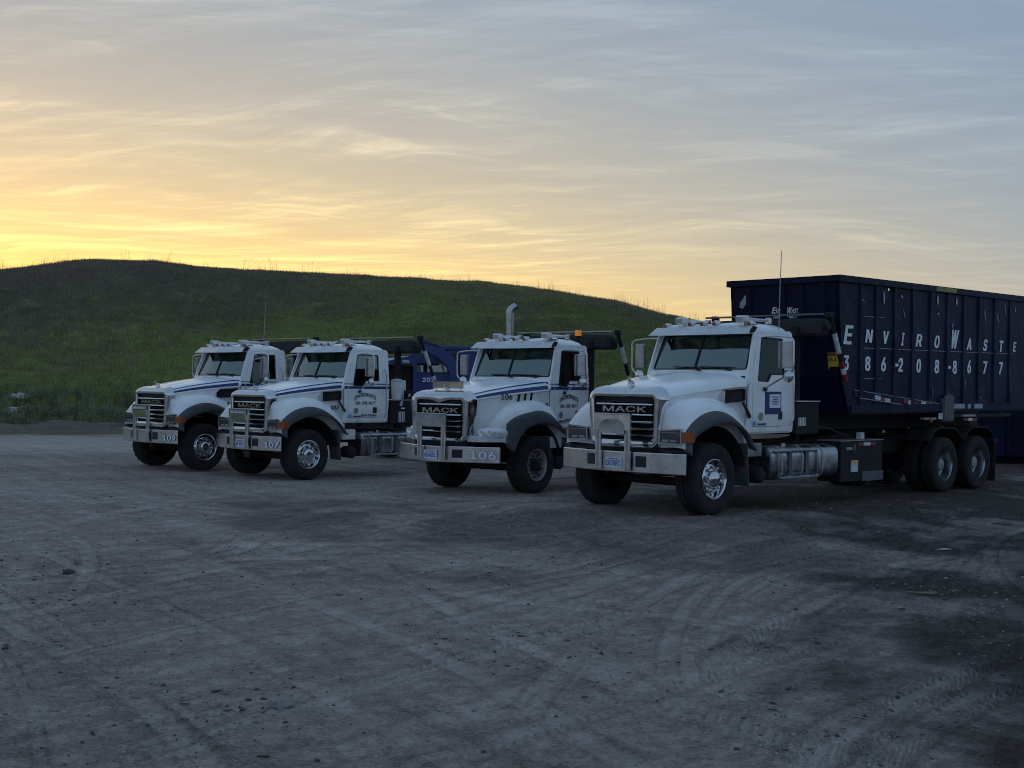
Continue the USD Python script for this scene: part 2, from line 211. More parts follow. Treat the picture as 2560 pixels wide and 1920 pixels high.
hmat = usdkit.material(stage, '/World/Looks/hill_turf', {
    'g': ('geometry', {}), 'sp': ('separate_xyz', {}),
    'm1': ('mapping', {'scale': (0.5, 1.0, 2.0)}), 'n1': ('noise_texture', {'scale': 0.09, 'detail': 5.0, 'roughness': 0.6, 'distortion': 0.4}),
    'n2': ('noise_texture', {'scale': 1.4, 'detail': 6.0, 'roughness': 0.7}), 'n3': ('noise_texture', {'scale': 9.0, 'detail': 4.0, 'roughness': 0.7}),
    # dry brown growth on the upper left of the mound
    'bx': ('map_range', {'from_min': -40.0, 'from_max': -14.0, 'to_min': 0.22, 'to_max': -0.10, 'clamp': True}), 'bz': ('map_range', {'from_min': 3.5, 'from_max': 8.5, 'to_min': -0.35, 'to_max': 0.16, 'clamp': True}),
    's1': ('math', {'math_type': 'add'}), 's2': ('math', {'math_type': 'add'}), 's2b': ('math', {'math_type': 'add'}), 'n2s': ('math', {'math_type': 'multiply', 'value2': 0.25}), 'mm': ('map_range', {'from_min': 0.60, 'from_max': 0.82, 'to_min': 0.0, 'to_max': 1.0, 'clamp': True}),
    'gr': ('rgb_ramp', {'ramp': [(0.33, (0.085, 0.092, 0.048)), (0.5, (0.165, 0.172, 0.070)), (0.66, (0.29, 0.29, 0.105))]}),
    'br': ('rgb_ramp', {'ramp': [(0.35, (0.12, 0.10, 0.075)), (0.65, (0.26, 0.215, 0.165))]}),
    'av': ('mix_float', {'fac': 0.55}), 'mix': ('mix', {}), 'b': ('bump', {'strength': 1.0, 'distance': 0.25}), 'p': ('principled_bsdf', {'roughness': 0.95, 'specular_ior_level': 0.1}),
}, [('g.position', 'sp.vector'), ('g.position', 'm1.vector'), ('m1.vector', 'n1.vector'), ('g.position', 'n2.vector'), ('g.position', 'n3.vector'), ('sp.x', 'bx.value'), ('sp.z', 'bz.value'),
    ('bx.result', 's1.value1'), ('bz.result', 's1.value2'), ('s1.value', 's2.value1'), ('n1.fac', 's2.value2'), ('n2.fac', 'n2s.value1'), ('n2s.value', 's2b.value1'), ('s2.value', 's2b.value2'), ('s2b.value', 'mm.value'),
    ('n1.fac', 'av.a'), ('n2.fac', 'av.b'), ('av.result', 'gr.fac'), ('n2.fac', 'br.fac'), ('gr.color', 'mix.color1'), ('br.color', 'mix.color2'), ('mm.result', 'mix.fac'), ('mix.color', 'p.base_color'),
    ('n2.fac', 'b.height'), ('b.normal', 'p.normal')], surface='p.BSDF')
put('/World', 'hill', (np.stack([hx, hy, hz], -1).reshape(-1, 3), grid_faces(len(haz), len(hrad))[:, ::-1]), hmat, smooth=True, kind='structure')

# ------------------------------------------------------------------ mesh helpers
cat = lambda *ms: trimesh.util.concatenate([m for q in ms for m in (q if isinstance(q, (list, tuple)) else [q])])
def bx(x0, x1, y0, y1, z0, z1, c=0.0):
    """box, its edges chamfered by c"""
    lo, hi = np.minimum([x0, y0, z0], [x1, y1, z1]), np.maximum([x0, y0, z0], [x1, y1, z1])
    if c <= 0: return trimesh.creation.box(hi - lo).apply_translation((lo + hi) / 2)
    pts = []
    for s in np.ndindex(2, 2, 2):
        p = np.where(s, hi, lo); d = np.where(s, -1.0, 1.0) * c
        for k in range(3):
            q = p + d; q[k] = p[k]; pts.append(q)
    return trimesh.Trimesh(pts).convex_hull
def hullp(*pts): return trimesh.Trimesh(np.array(pts, float)).convex_hull
def frame_of(d):
    d = np.asarray(d, float); d = d / np.linalg.norm(d)
    a = np.cross(d, [0, 0, 1.0] if abs(d[2]) < .9 else [1.0, 0, 0]); a /= np.linalg.norm(a)
    return d, a, np.cross(d, a)
def tube(points, r, n=8, closed=False):
    p = np.asarray(points, float); k = len(p); r = np.broadcast_to(r, (k,))
    t = np.gradient(p, axis=0) if k > 2 else np.repeat([p[1] - p[0]], 2, 0); t /= np.linalg.norm(t, axis=1, keepdims=True)
    d, a, b = frame_of(t[0]); ang = np.arange(n) * 2 * np.pi / n; V = []
    for i in range(k):
        a = a - t[i] * (a @ t[i]); a /= np.linalg.norm(a); b = np.cross(t[i], a)
        V.append(p[i] + r[i] * (np.cos(ang)[:, None] * a + np.sin(ang)[:, None] * b))
    V = np.vstack(V + [p[:1], p[-1:]]); F = []
    for i in range(k - 1):
        for j in range(n):
            q = [i * n + j, i * n + (j + 1) % n, (i + 1) * n + (j + 1) % n, (i + 1) * n + j]; F += [[q[0], q[1], q[2]], [q[0], q[2], q[3]]]
    for j in range(n):
        F += [[k * n, (j + 1) % n, j], [k * n + 1, (k - 1) * n + j, (k - 1) * n + (j + 1) % n]]
    return trimesh.Trimesh(V, F, process=False)
def bend(points, rad=0.08, n=5):
    """a polyline with its corners rounded"""
    p = [np.asarray(q, float) for q in points]; out = [p[0]]
    for a, b, c in zip(p, p[1:], p[2:]):
        u, v = a - b, c - b; lu, lv = np.linalg.norm(u), np.linalg.norm(v); k = min(rad, lu * .45, lv * .45)
        s, e = b + u / lu * k, b + v / lv * k
        out += [(1 - t) ** 2 * s + 2 * t * (1 - t) * b + t * t * e for t in np.linspace(0, 1, n)]
    return np.array(out + [p[-1]])
def cyl(a, b, r, n=16, r1=None): return tube([a, b], [r, r if r1 is None else r1], n)
def lathe(prof, centre, n=40, axis=1, flip=1):
    """(radius, offset along the axis) pairs turned about the y axis (or another)"""
    prof = np.array(prof, float); ang = np.arange(n) * 2 * np.pi / n; o = [k for k in range(3) if k != axis]
    V = np.zeros((len(prof), n, 3)); V[..., o[0]] = prof[:, :1] * np.cos(ang); V[..., o[1]] = prof[:, :1] * np.sin(ang); V[..., axis] = prof[:, 1:] * flip
    i, j = np.meshgrid(np.arange(len(prof) - 1), np.arange(n), indexing='ij')
    q = np.stack([i * n + j, i * n + (j + 1) % n, (i + 1) * n + (j + 1) % n, (i + 1) * n + j], -1).reshape(-1, 4)
    m = trimesh.Trimesh(V.reshape(-1, 3) + centre, np.vstack([q[:, [0, 1, 2]], q[:, [0, 2, 3]]]), process=False); m.fix_normals() if len(prof) < 60 else None
    return m
def extr(poly, fn, d0, d1):
    """polygon (u, v) drawn out from w = d0 to d1, its points mapped through fn(u, v, w)"""
    parts = []
    for g in getattr(poly, 'geoms', [poly]):
        m = trimesh.creation.extrude_polygon(g, 1.0, engine='earcut'); v = m.vertices
        m = trimesh.Trimesh(np.stack(fn(v[:, 0], v[:, 1], d0 + v[:, 2] * (d1 - d0)), -1), m.faces, process=False); parts.append(m)
    return cat(parts)
XZ = lambda u, v, w: (u, w, v)      # drawn in the side view
YZ = lambda u, v, w: (w, u, v)      # drawn in the front view
XY = lambda u, v, w: (u, v, w)      # drawn from above
def panel(poly, fn, th, cell):
    """a sheet th thick whose outline is poly, its points mapped through fn(u, v, w), cut into cells so that it can curve"""
    x0, y0, x1, y1 = poly.bounds; tris = []
    for a in np.arange(x0, x1, cell):
        for b in np.arange(y0, y1, cell):
            c = poly.intersection(sbox(a, b, a + cell, b + cell))
            for g in getattr(c, 'geoms', [c]):
                if g.geom_type == 'Polygon' and g.area > 1e-6:
                    v, f = trimesh.creation.triangulate_polygon(g, engine='earcut'); tris.append(np.asarray(v)[np.asarray(f)])
    t = np.vstack(tris).reshape(-1, 2); key, inv = np.unique(np.round(t, 4), axis=0, return_inverse=True); f = np.asarray(inv).reshape(-1, 3)
    a2 = np.cross(key[f[:, 1]] - key[f[:, 0]], key[f[:, 2]] - key[f[:, 0]]); f = f[np.abs(a2) > 1e-9]; a2 = a2[np.abs(a2) > 1e-9]; f[a2 < 0] = f[a2 < 0][:, ::-1]
    n = len(key); e = np.vstack([f[:, [0, 1]], f[:, [1, 2]], f[:, [2, 0]]]); s = {tuple(q) for q in e.tolist()}
    rim = [q for q in e.tolist() if (q[1], q[0]) not in s]
    F = np.vstack([f, f[:, ::-1] + n] + [[[q[1], q[0], q[0] + n], [q[1], q[0] + n, q[1] + n]] for q in rim])
    V = np.vstack([np.stack(fn(key[:, 0], key[:, 1], np.full(n, w)), -1) for w in (0.0, th)])
    a, b, c = V[f[:, 0]], V[f[:, 1]], V[f[:, 2]]
    if ((np.cross(b - a, c - a)) * (V[f[:, 0]] - V[f[:, 0] + n])).sum() < 0: F = F[:, ::-1]
    return trimesh.Trimesh(V, F, process=False)
_txt = {}
def text(s, h, o, U=(-1, 0, 0), V=(0, 0, 1), depth=0.003, bold=True, w=None, slant=0.0, anchor='l'):
    if (s, bold) not in _txt: _txt[s, bold] = meshkit.text_mesh(s, 1.0, 1.0, bold=bold)
    m = _txt[s, bold].copy(); v = m.vertices; U, V = np.array(U, float), np.array(V, float); N = np.cross(U, V)
    k = h if w is None else w / (v[:, 0].max() - v[:, 0].min())
    x = (v[:, 0] - v[:, 0].min()) * k + v[:, 1] * h * slant; x = x - (x.max() / 2 if anchor == 'c' else 0)
    m.vertices = np.asarray(o, float) + x[:, None] * U + v[:, 1:2] * h * V + v[:, 2:3] * depth * N
    return m
def rr(w, h, r): return sbox(-w / 2 + r, -h / 2 + r, w / 2 - r, h / 2 - r).buffer(r, quad_segs=4)
def rpoly(pts, r): return Polygon(pts).buffer(-r).buffer(r, quad_segs=4)
def loft(loops, closed=True, capa=False, capb=False):
    L = np.array(loops, float); m, n = L.shape[:2]; nn = n if closed else n - 1
    i, j = np.meshgrid(np.arange(m - 1), np.arange(nn), indexing='ij')
    q = np.stack([i * n + j, i * n + (j + 1) % n, (i + 1) * n + (j + 1) % n, (i + 1) * n + j], -1).reshape(-1, 4)
    V = L.reshape(-1, 3); F = np.vstack([q[:, [0, 1, 2]], q[:, [0, 2, 3]]])
    for cap, row in ((capa, 0), (capb, m - 1)):
        if cap:
            c = len(V); V = np.vstack([V, L[row].mean(0)]); k = np.arange(n)
            F = np.vstack([F, np.stack([np.full(n, c), row * n + (k + 1) % n, row * n + k] if row == 0 else [np.full(n, c), row * n + k, row * n + (k + 1) % n], -1)])
    return trimesh.Trimesh(V, F, process=False)
def rloop(wt, wb, z0, z1, r, x, n=6, dip=0.0, w0=0.0):
    """points of a round-cornered opening in the front view, wider or narrower at its top"""
    out = []
    for (cy, cz, a0) in ((wt - r, z1 - r, 0), (-(wt - r), z1 - r, 90), (-(wb - r), z0 + r, 180), (wb - r, z0 + r, 270)):
        for t in np.linspace(0, 90, n):
            a = math.radians(a0 + t); out.append((x, cy + r * math.cos(a), cz + r * math.sin(a)))
        if a0 == 0:
            for k in np.linspace(1, 0, 15)[1:-1]:
                y = (2 * k - 1) * (wt - r); out.append((x, y, z1 - dip * max(0, 1 - abs(y) / 0.26) ** 1.3))
    return np.array(out)
mir = lambda m: trimesh.Trimesh(m.vertices * [1, -1, 1], m.faces[:, ::-1], process=False)

# ------------------------------------------------------------------ materials of the vehicles
WHITE = usdkit.material(stage, '/World/Looks/white_paint', {   # enamel with road film and splashes low down
    'tc': ('texture_coordinate', {}), 's': ('separate_xyz', {}), 'n': ('noise_texture', {'scale': 2.4, 'detail': 6.0, 'roughness': 0.65}), 'n2': ('noise_texture', {'scale': 14.0, 'detail': 5.0, 'roughness': 0.7}),
    'zr': ('map_range', {'from_min': 0.95, 'from_max': 1.75, 'to_min': 0.20, 'to_max': -0.14, 'clamp': True}), 'av': ('mix_float', {'fac': 0.4}), 'ad': ('math', {'math_type': 'add'}), 'mr': ('map_range', {'from_min': 0.46, 'from_max': 0.80, 'to_min': 0.0, 'to_max': 0.75, 'clamp': True}),
    'r': ('rgb_ramp', {'ramp': [(0.35, (0.68, 0.69, 0.69)), (0.65, (0.80, 0.805, 0.80))]}), 'mx': ('mix', {'color2': (0.30, 0.27, 0.235)}), 'rg': ('map_range', {'from_min': 0.0, 'from_max': 0.75, 'to_min': 0.22, 'to_max': 0.75}),
    'p': ('principled_bsdf', {'coat_weight': 0.35, 'coat_roughness': 0.06})},
    [('tc.object', 's.vector'), ('tc.object', 'n.vector'), ('tc.object', 'n2.vector'), ('s.z', 'zr.value'), ('n.fac', 'av.a'), ('n2.fac', 'av.b'), ('av.result', 'ad.value1'), ('zr.result', 'ad.value2'), ('ad.value', 'mr.value'), ('n.fac', 'r.fac'), ('r.color', 'mx.color1'), ('mr.result', 'mx.fac'), ('mx.color', 'p.base_color'), ('mr.result', 'rg.value'), ('rg.result', 'p.roughness')], surface='p.BSDF')
DUSTY = Pn('white_paint_dusty', (0.56, 0.56, 0.54), (0.74, 0.74, 0.72), 3.0, (0.3, 0.5))
CHROME = Pn('chrome', (0.62, 0.63, 0.65), (0.74, 0.75, 0.77), 5.0, (0.04, 0.11), 1.0)
STEEL = Pn('bright_steel', (0.56, 0.555, 0.55), (0.66, 0.655, 0.65), 3.5, (0.14, 0.25), 1.0, bump=0.001, bscale=7.0)
ALU = Pn('brushed_aluminium', (0.28, 0.29, 0.30), (0.44, 0.45, 0.46), 4.0, (0.20, 0.36), 1.0)
DULL = Pn('dull_aluminium', (0.22, 0.22, 0.22), (0.36, 0.36, 0.36), 5.0, (0.4, 0.6), 0.8)
RUBBER = Pn('tyre_rubber', (0.010, 0.010, 0.011), (0.026, 0.025, 0.024), 6.0, (0.75, 0.95), specular_ior_level=0.25)
PLASTIC = Pn('grey_plastic', (0.045, 0.048, 0.054), (0.075, 0.078, 0.084), 5.0, (0.45, 0.65))
BLACK = Pn('black_steel', (0.008, 0.008, 0.009), (0.018, 0.017, 0.017), 4.0, (0.55, 0.85), specular_ior_level=0.25)
TARP = Pn('black_tarp', (0.010, 0.010, 0.011), (0.022, 0.022, 0.023), 7.0, (0.7, 0.9), bump=0.01, bscale=8.0)
CAVE = P('dark_grille', (0.006, 0.006, 0.007), 0.6)
STRIPE = P('blue_stripe', (0.010, 0.020, 0.11), 0.35)
LETTER = P('dark_lettering', (0.012, 0.014, 0.03), 0.5)
SILVER = P('silver_lettering', (0.72, 0.73, 0.75), 0.45)
BLUEEDGE = P('blue_lettering_edge', (0.05, 0.12, 0.33), 0.5)
AMBER = P('amber_lens', (0.24, 0.055, 0.010), 0.25, specular_ior_level=0.6)
BEACON = P('orange_beacon_lens', (0.75, 0.20, 0.01), 0.2, emission_color=(1.0, 0.25, 0.01), emission_strength=0.15)
RED = P('red_paint', (0.17, 0.010, 0.009), 0.5)
WHT = Pn('white_reflective', (0.34, 0.35, 0.36), (0.56, 0.57, 0.58), 9.0, (0.4, 0.6))
LAMP = P('headlamp_glass', (0.06, 0.062, 0.068), 0.04, 0.5, specular_ior_level=0.9)
CLEARL = P('headlamp_bright', (0.66, 0.67, 0.69), 0.22, 0.45)
CLOTH = Pn('seat_cloth', (0.020, 0.021, 0.024), (0.035, 0.036, 0.04), 10.0, (0.8, 0.95))
DASH = P('dashboard_plastic', (0.035, 0.036, 0.04), 0.7)
PLATEM = P('plate_pale_blue', (0.50, 0.58, 0.66), 0.5)
PLATEB = P('plate_blue', (0.02, 0.05, 0.20), 0.5)
YELLOW = P('warning_yellow', (0.60, 0.42, 0.03), 0.5)
ORANGE = P('warning_orange', (0.60, 0.14, 0.02), 0.5)
def glass(name, tint, gloss=1.45):
    return usdkit.material(stage, '/World/Looks/' + name, {'t': ('transparent_bsdf', {'color': tint}), 'g': ('glossy_bsdf', {'color': (0.84, 1.0, 0.95), 'roughness': 0.015}), 'f': ('fresnel', {'IOR': gloss}), 'm': ('mix_closure', {})},
                           [('f.fac', 'm.fac'), ('t.BSDF', 'm.closure1'), ('g.BSDF', 'm.closure2')], surface='m.closure')
GLASS = glass('cab_glass', (0.52, 0.62, 0.59), 2.9)
TINT = glass('side_glass_dark', (0.16, 0.18, 0.18), 1.5)
SHIELD = usdkit.material(stage, '/World/Looks/smoked_acrylic', {'t': ('transparent_bsdf', {'color': (0.62, 0.50, 0.40)}), 'g': ('principled_bsdf', {'base_color': (0.40, 0.33, 0.27), 'roughness': 0.25}), 'm': ('mix_closure', {'fac': 0.5})}, [('t.BSDF', 'm.closure1'), ('g.BSDF', 'm.closure2')], surface='m.closure')

# ------------------------------------------------------------------ the roll-off trucks
HX = np.array([0.0, -0.05, -0.12, -0.3, -0.55, -0.85, -1.15, -1.5, -1.82])
HZC = np.array([1.835, 1.862, 1.885, 1.935, 1.995, 2.052, 2.10, 2.145, 2.180])
HYS = np.array([0.655, 0.685, 0.705, 0.765, 0.83, 0.895, 0.945, 0.99, 1.015])
HZS = np.array([1.735, 1.745, 1.757, 1.790, 1.828, 1.866, 1.898, 1.932, 1.955])
def wheel(T, name, x, y, r, width, style, mat_rim, side, label=None):
    """front (style 'chrome' or 'steel') or rear dual wheel: tyre, rim, hub, nuts; side is +1 on the driver's side"""
    w = numbered(T + '/' + name); xf = UsdGeom.Xform.Define(stage, w)
    if label: xf.GetPrim().SetCustomDataByKey('label', label)
    c = np.array([x, y, r]); h = width / 2; f = side
    def tyre(off):
        prof = [(0.29, h * .80), (0.31, h * .86), (r * .68, h * .99), (r * .82, h), (r * .92, h * .95), (r * .975, h * .84), (r * .99, h * .78)]
        g = [.74, .45, .40, .10, -.10, -.40, -.45, -.74]
        tread = []
        for a in np.linspace(.74, -.74, 5):
            tread += [(r, h * (a + .02)), (r, h * a)]
        crown = [(r, h * .70), (r, h * .40), (r - .014, h * .385), (r - .014, h * .345), (r, h * .33), (r, h * .09), (r - .014, h * .075), (r - .014, -h * .075 * 1), (r, -h * .09), (r, -h * .33), (r - .014, -h * .345), (r - .014, -h * .385), (r, -h * .40), (r, -h * .70)]
        prof = prof + crown + [(a, -b) for a, b in prof[::-1]]
        m = lathe(prof, (0, 0, 0), 56)
        # shoulder blocks: push every other sector of the shoulder in
        v = m.vertices; ang = np.arctan2(v[:, 2], v[:, 0]); rad_ = np.hypot(v[:, 0], v[:, 2]); sh = (np.abs(v[:, 1]) > h * .69) & (rad_ > r * .95)
        k = np.where(sh & (np.sin(ang * 28 + .3) > 0.1), 1 - .012 / r, 1); v[:, 0] *= k; v[:, 2] *= k
        # the tyre sits flat where it carries the truck
        v[:, 2] = np.maximum(v[:, 2], -r + 0.018); v[:, 1] *= 1 + .06 * np.exp(-((v[:, 2] + r) / .12) ** 2)
        m.vertices = v + c + [0, off, 0]
        return m
    if style == 'dual':
        put(w, 'tyre', cat(tyre(0)), RUBBER, 40); put(w, 'tyre', tyre(-f * (width + .06)), RUBBER, 40)
        put(w, 'rim', lathe([(.300, h * .86), (.292, h * .80), (.285, h * .60), (.268, h * .1), (.262, -h * .35), (.235, -h * .5), (.15, -h * .55), (.0, -h * .55)], c, 40, flip=f), mat_rim, 35)
        put(w, 'hub', lathe([(.115, -h * .52), (.115, h * .25), (.105, h * .36), (.05, h * .42), (.0, h * .43)], c, 24, flip=f), DULL, 40)
        nuts = [cyl(c + [.20 * math.cos(a), -f * h * .52, .20 * math.sin(a)], c + [.20 * math.cos(a), -f * h * .32, .20 * math.sin(a)], .016, 6) for a in np.arange(10) * .628]
        put(w, 'wheel_nuts', cat(nuts), DULL, kind='stuff'); return
    put(w, 'tyre', tyre(0), RUBBER, 40)
    chrome = style == 'chrome'
    put(w, 'rim', lathe([(.298, h * .84), (.304, h * .90), (.296, h * .92), (.284, h * .86), (.272, h * .70), (.262, h * .50), (.252, h * .43), (.215, h * .60 if chrome else h * .5), (.15, h * .66 if chrome else h * .52), (.0, h * .66 if chrome else h * .5)], c, 48, flip=f), mat_rim, 35)
    if chrome:
        put(w, 'hub', lathe([(.135, h * .62), (.135, h * .80), (.125, h * .98), (.095, h * 1.10), (.05, h * 1.16), (.0, h * 1.17)], c, 30, flip=f), CHROME, 40)
        nuts = [lathe([(.026, h * .58), (.026, h * .80), (.018, h * .90), (.0, h * .93)], c + [.178 * math.cos(a), 0, .178 * math.sin(a)], 10, flip=f) for a in np.arange(10) * .6283 + .2]
        put(w, 'lug_covers', cat(nuts), CHROME, 40, kind='stuff')
    else:
        put(w, 'hub', lathe([(.125, h * .5), (.125, h * .82), (.09, h * .96), (.04, h * 1.0), (.0, h * 1.0)], c, 24, flip=f), BLACK, 40)
        nuts = [cyl(c + [.168 * math.cos(a), f * h * .48, .168 * math.sin(a)], c + [.168 * math.cos(a), f * h * .70, .168 * math.sin(a)], .017, 6) for a in np.arange(10) * .6283]
        put(w, 'wheel_nuts', cat(nuts), BLACK, kind='stuff')
    holes = [cyl(c + [.232 * math.cos(a), f * h * .44, .232 * math.sin(a)], c + [.232 * math.cos(a), f * (h * .53 + .012), .232 * math.sin(a)], .018, 10) for a in np.arange(10) * .6283 + .314]
    put(w, 'rim_holes', cat(holes), CAVE, kind='stuff')

def make_truck(num, label, group, opt):
    X, Y, a = POSE[num]
    T = thing('roll_off_truck', label, 'truck', (X, Y, LIFT[num]), a, group)
    old = opt.get('old', False); N = 0.28 if old else 0.0; XW = -1.20 if old else -0.746; RW = 0.543
    S = lambda x: x + N * (1 + x / 1.82)                                   # the older nose is longer
    hx = S(HX)
    zc = lambda x: np.interp(-x, -hx, HZC); ysf = lambda x: np.interp(-x, -hx, HYS); zsf = lambda x: np.interp(-x, -hx, HZS)
    def section(x):
        c, y, s = zc(x), ysf(x), zsf(x); h = c - s
        return np.array([(0, c + .006), (.22 * y, c + .004), (.30 * y, c - .012), (.55 * y, c - .07 * h), (.74 * y, c - .17 * h), (.86 * y, c - .32 * h), (.935 * y, c - .52 * h), (.975 * y, c - .76 * h), (y, s), (y + .004, s - .012), (y - .022, s - .035), (y - .035, 1.5), (y - .045, max(1.02, RW + math.sqrt(max(0, .83 ** 2 - (x - XW) ** 2))))])
    # hood
    xs = np.concatenate([S(np.array([-.06, -.12, -.2])), np.linspace(S(-.3), -1.86, 15)])
    loops = []
    for x in xs:
        h = section(x); full = np.vstack([h[::-1] * [-1, 1], h[1:]]); loops.append(np.column_stack([np.full(len(full), x), full]))
    hood = loft(loops, closed=False)
    hp = put(T, 'hood', hood, WHITE, 32)
    # fenders with their grey flares
    def fender(sd):
        th = np.radians(np.linspace(26.5 if not old else 20.5, 152, 46)); rows, E = [], []
        for t in th:
            r = 1.02 + (0.20 * smooth01((math.degrees(80) if False else (80 - math.degrees(t)) / 50)) if old else 0)
            e = np.array([min(XW + r * math.cos(t), (-.03 if not old else -.30)), 1.18 if not old else 1.13 + .05 * smooth01((math.degrees(t) - 35) / 30), RW + r * math.sin(t)])
            up = smooth01((math.degrees(t) - 38) / 34) * smooth01((158 - math.degrees(t)) / 40)
            ix = float(np.clip(XW + 1.24 * math.cos(t), -1.79, S(-.11)))
            i = np.array([ix, ysf(ix) - .033 - .05 * (1 - up) * (math.degrees(t) < 90), e[2] + .185 * up])
            if old and math.degrees(t) < 70: i[1] -= 0.03
            if math.degrees(t) > 120: i[1] = max(i[1], 1.0)
            cc = (e + i) / 2; cc[1] = e[1] - .10; cc += np.array([.09 * math.cos(t), 0, .12 * math.sin(t)]) * (1 if not old or math.degrees(t) > 60 else 2.0)
            rows.append([(1 - s) ** 2 * e + 2 * s * (1 - s) * cc + s * s * i for s in np.linspace(0, 1, 12)]); E.append(e)
        m = loft(rows, closed=False); m = trimesh.Trimesh(m.vertices, m.faces[:, ::-1], process=False)
        fl = []
        for t, e in zip(th, E):
            ri = 0.80 + .05 * smooth01((math.degrees(t) - 60) / 60) if not old else 0.775
            f0 = np.array([min(XW + ri * math.cos(t), e[0] - .14), 1.205, RW + ri * math.sin(t)])
            mid = (e + f0) / 2 + [0, .035, 0]
            fl.append([e + [0, -.03, 0], e + [0, .004, 0], e * .8 + f0 * .2 + [0, .022, 0], mid, e * .2 + f0 * .8 + [0, .012, 0], f0, f0 - [0, .04, 0], f0 * .6 + e * .4 - [0, .1, 0]])
        g = loft(fl, closed=True, capa=True, capb=True)
        # the dark inner liner over the wheel
        ln = [[(XW + (.795 if not old else .77) * math.cos(t), y, RW + (.795 if not old else .77) * math.sin(t)) for y in (.45, .8, 1.17)] for t in np.radians(np.linspace(30, 168, 26))]
        l = loft(ln, closed=False)
        if sd < 0: m, g, l = mir(m), mir(g), mir(l)
        put(T, 'fender', m, WHITE, 40); put(T, 'fender_flare', g, PLASTIC, 40); put(T, 'wheel_arch_liner', l, CAVE, 40)
    fender(1); fender(-1)
    if old:
        vp_ = np.array([(.185, .615), (.165, .70), (.12, .80), (.045, .905), (-.06, .995), (-.18, 1.065), (-.30, 1.115)])
        for sd in (1, -1):
            L = [[(x - i, y - i * .6, z) for i, z in ((.0, 1.10), (-.006, 1.06), (-.004, .995), (.02, .985), (.05, .985), (.05, 1.10))] for x, y in vp_]
            m = loft(L, capa=True, capb=True); m = trimesh.Trimesh(m.vertices, m.faces[:, ::-1], process=False); put(T, 'fender_valance', m if sd > 0 else mir(m), WHITE, 30)
    # grille surround, opening and bars
    dip = 0.062 if old else 0.0; g0, g1 = (1.055, 1.750) if old else (1.10, 1.757); gw, gb = (.555, .555) if old else (.600, .578)
    so = lambda wt, wb, z0, z1, r, x: rloop(wt, wb, z0, z1, r, x, dip=0)
    xo = N
    ring = [so(.745, .690, .970, 1.922, .22, xo - .205), so(.738, .688, .970, 1.905, .20, xo - .12), so(.722, .678, .973, 1.880, .17, xo - .055), so(.700, .655, .985, 1.848, .13, xo - .015), so(.668, .630, 1.01, 1.815, .09, xo + .004), rloop(gw + .022, gb + .022, g0 - .022, g1 + .022, .06, xo + .002, dip=dip), rloop(gw, gb, g0, g1, .05, xo - .012, dip=dip), rloop(gw, gb, g0, g1, .05, xo - .10, dip=dip)]
    m = loft(ring); m = trimesh.Trimesh(m.vertices, m.faces[:, ::-1], process=False)
    sp = put(T, 'grille_surround', m, CHROME, 35)
    back = bx(xo - .115, xo - .105, -gw - .01, gw + .01, g0 - .01, g1 - .002)
    gp = put(T, 'grille', back, CAVE)
    put(gp, 'grille_slats', cat([bx(xo - .105, xo - .055, -gw + .005, gw - .005, z, z + .008) for z in np.arange(g0 + .02, g1 - .07, .034)]), BLACK)
    for z in ((1.662, 1.472, 1.366, 1.268, 1.172) if old else (1.642, 1.487, 1.378, 1.278, 1.182)):
        hw = gw - .035
        put(gp, 'grille_bar', hullp(*[(xo - q, s * (hw - k), z + dz) for s in (-1, 1) for q, k, dz in ((.06, 0, .017), (.06, 0, -.012), (.02, .012, .012), (.015, .012, -.006), (.02, .03, -.014))]), CHROME, 30)
    put(gp, 'grille_lettering', text('MACK', .082, (xo - .075, 0, 1.515 if old else 1.528), (0, 1, 0), depth=.045, w=.86, anchor='c'), ALU)
    if old:
        put(T, 'bug_deflector', bx(.03, .038, -.375, .375, 1.955, 2.082, .002), SHIELD)
        put(T, 'bug_deflector_bracket', cat([cyl((.0, y, zc(.0) - .02), (.03, y, 2.0), .008, 6) for y in (-.3, .3)]), STEEL)
    # hood ornament: a standing dog figure reduced to its outline on a plinth
    ox = S(-.19)
    dog = cat(hullp((ox - .05, -.025, zc(ox)), (ox + .05, -.025, zc(ox) - .01), (ox - .05, .025, zc(ox)), (ox + .05, .025, zc(ox) - .01), (ox - .03, -.016, zc(ox) + .03), (ox + .03, .016, zc(ox) + .02), (ox + .03, -.016, zc(ox) + .02), (ox - .03, .016, zc(ox) + .03)),
              tube([(ox - .045, 0, zc(ox) + .06), (ox + .01, 0, zc(ox) + .075), (ox + .045, 0, zc(ox) + .085)], [.022, .026, .03], 8), tube([(ox + .04, 0, zc(ox) + .09), (ox + .055, 0, zc(ox) + .125)], [.028, .022], 8),
              [tube([(ox + q, s * .02, zc(ox) + .07), (ox + q, s * .025, zc(ox) + .02)], [.013, .009], 6) for q in (-.04, .035) for s in (-1, 1)])
    put(T, 'hood_ornament', dog, CHROME, 40)
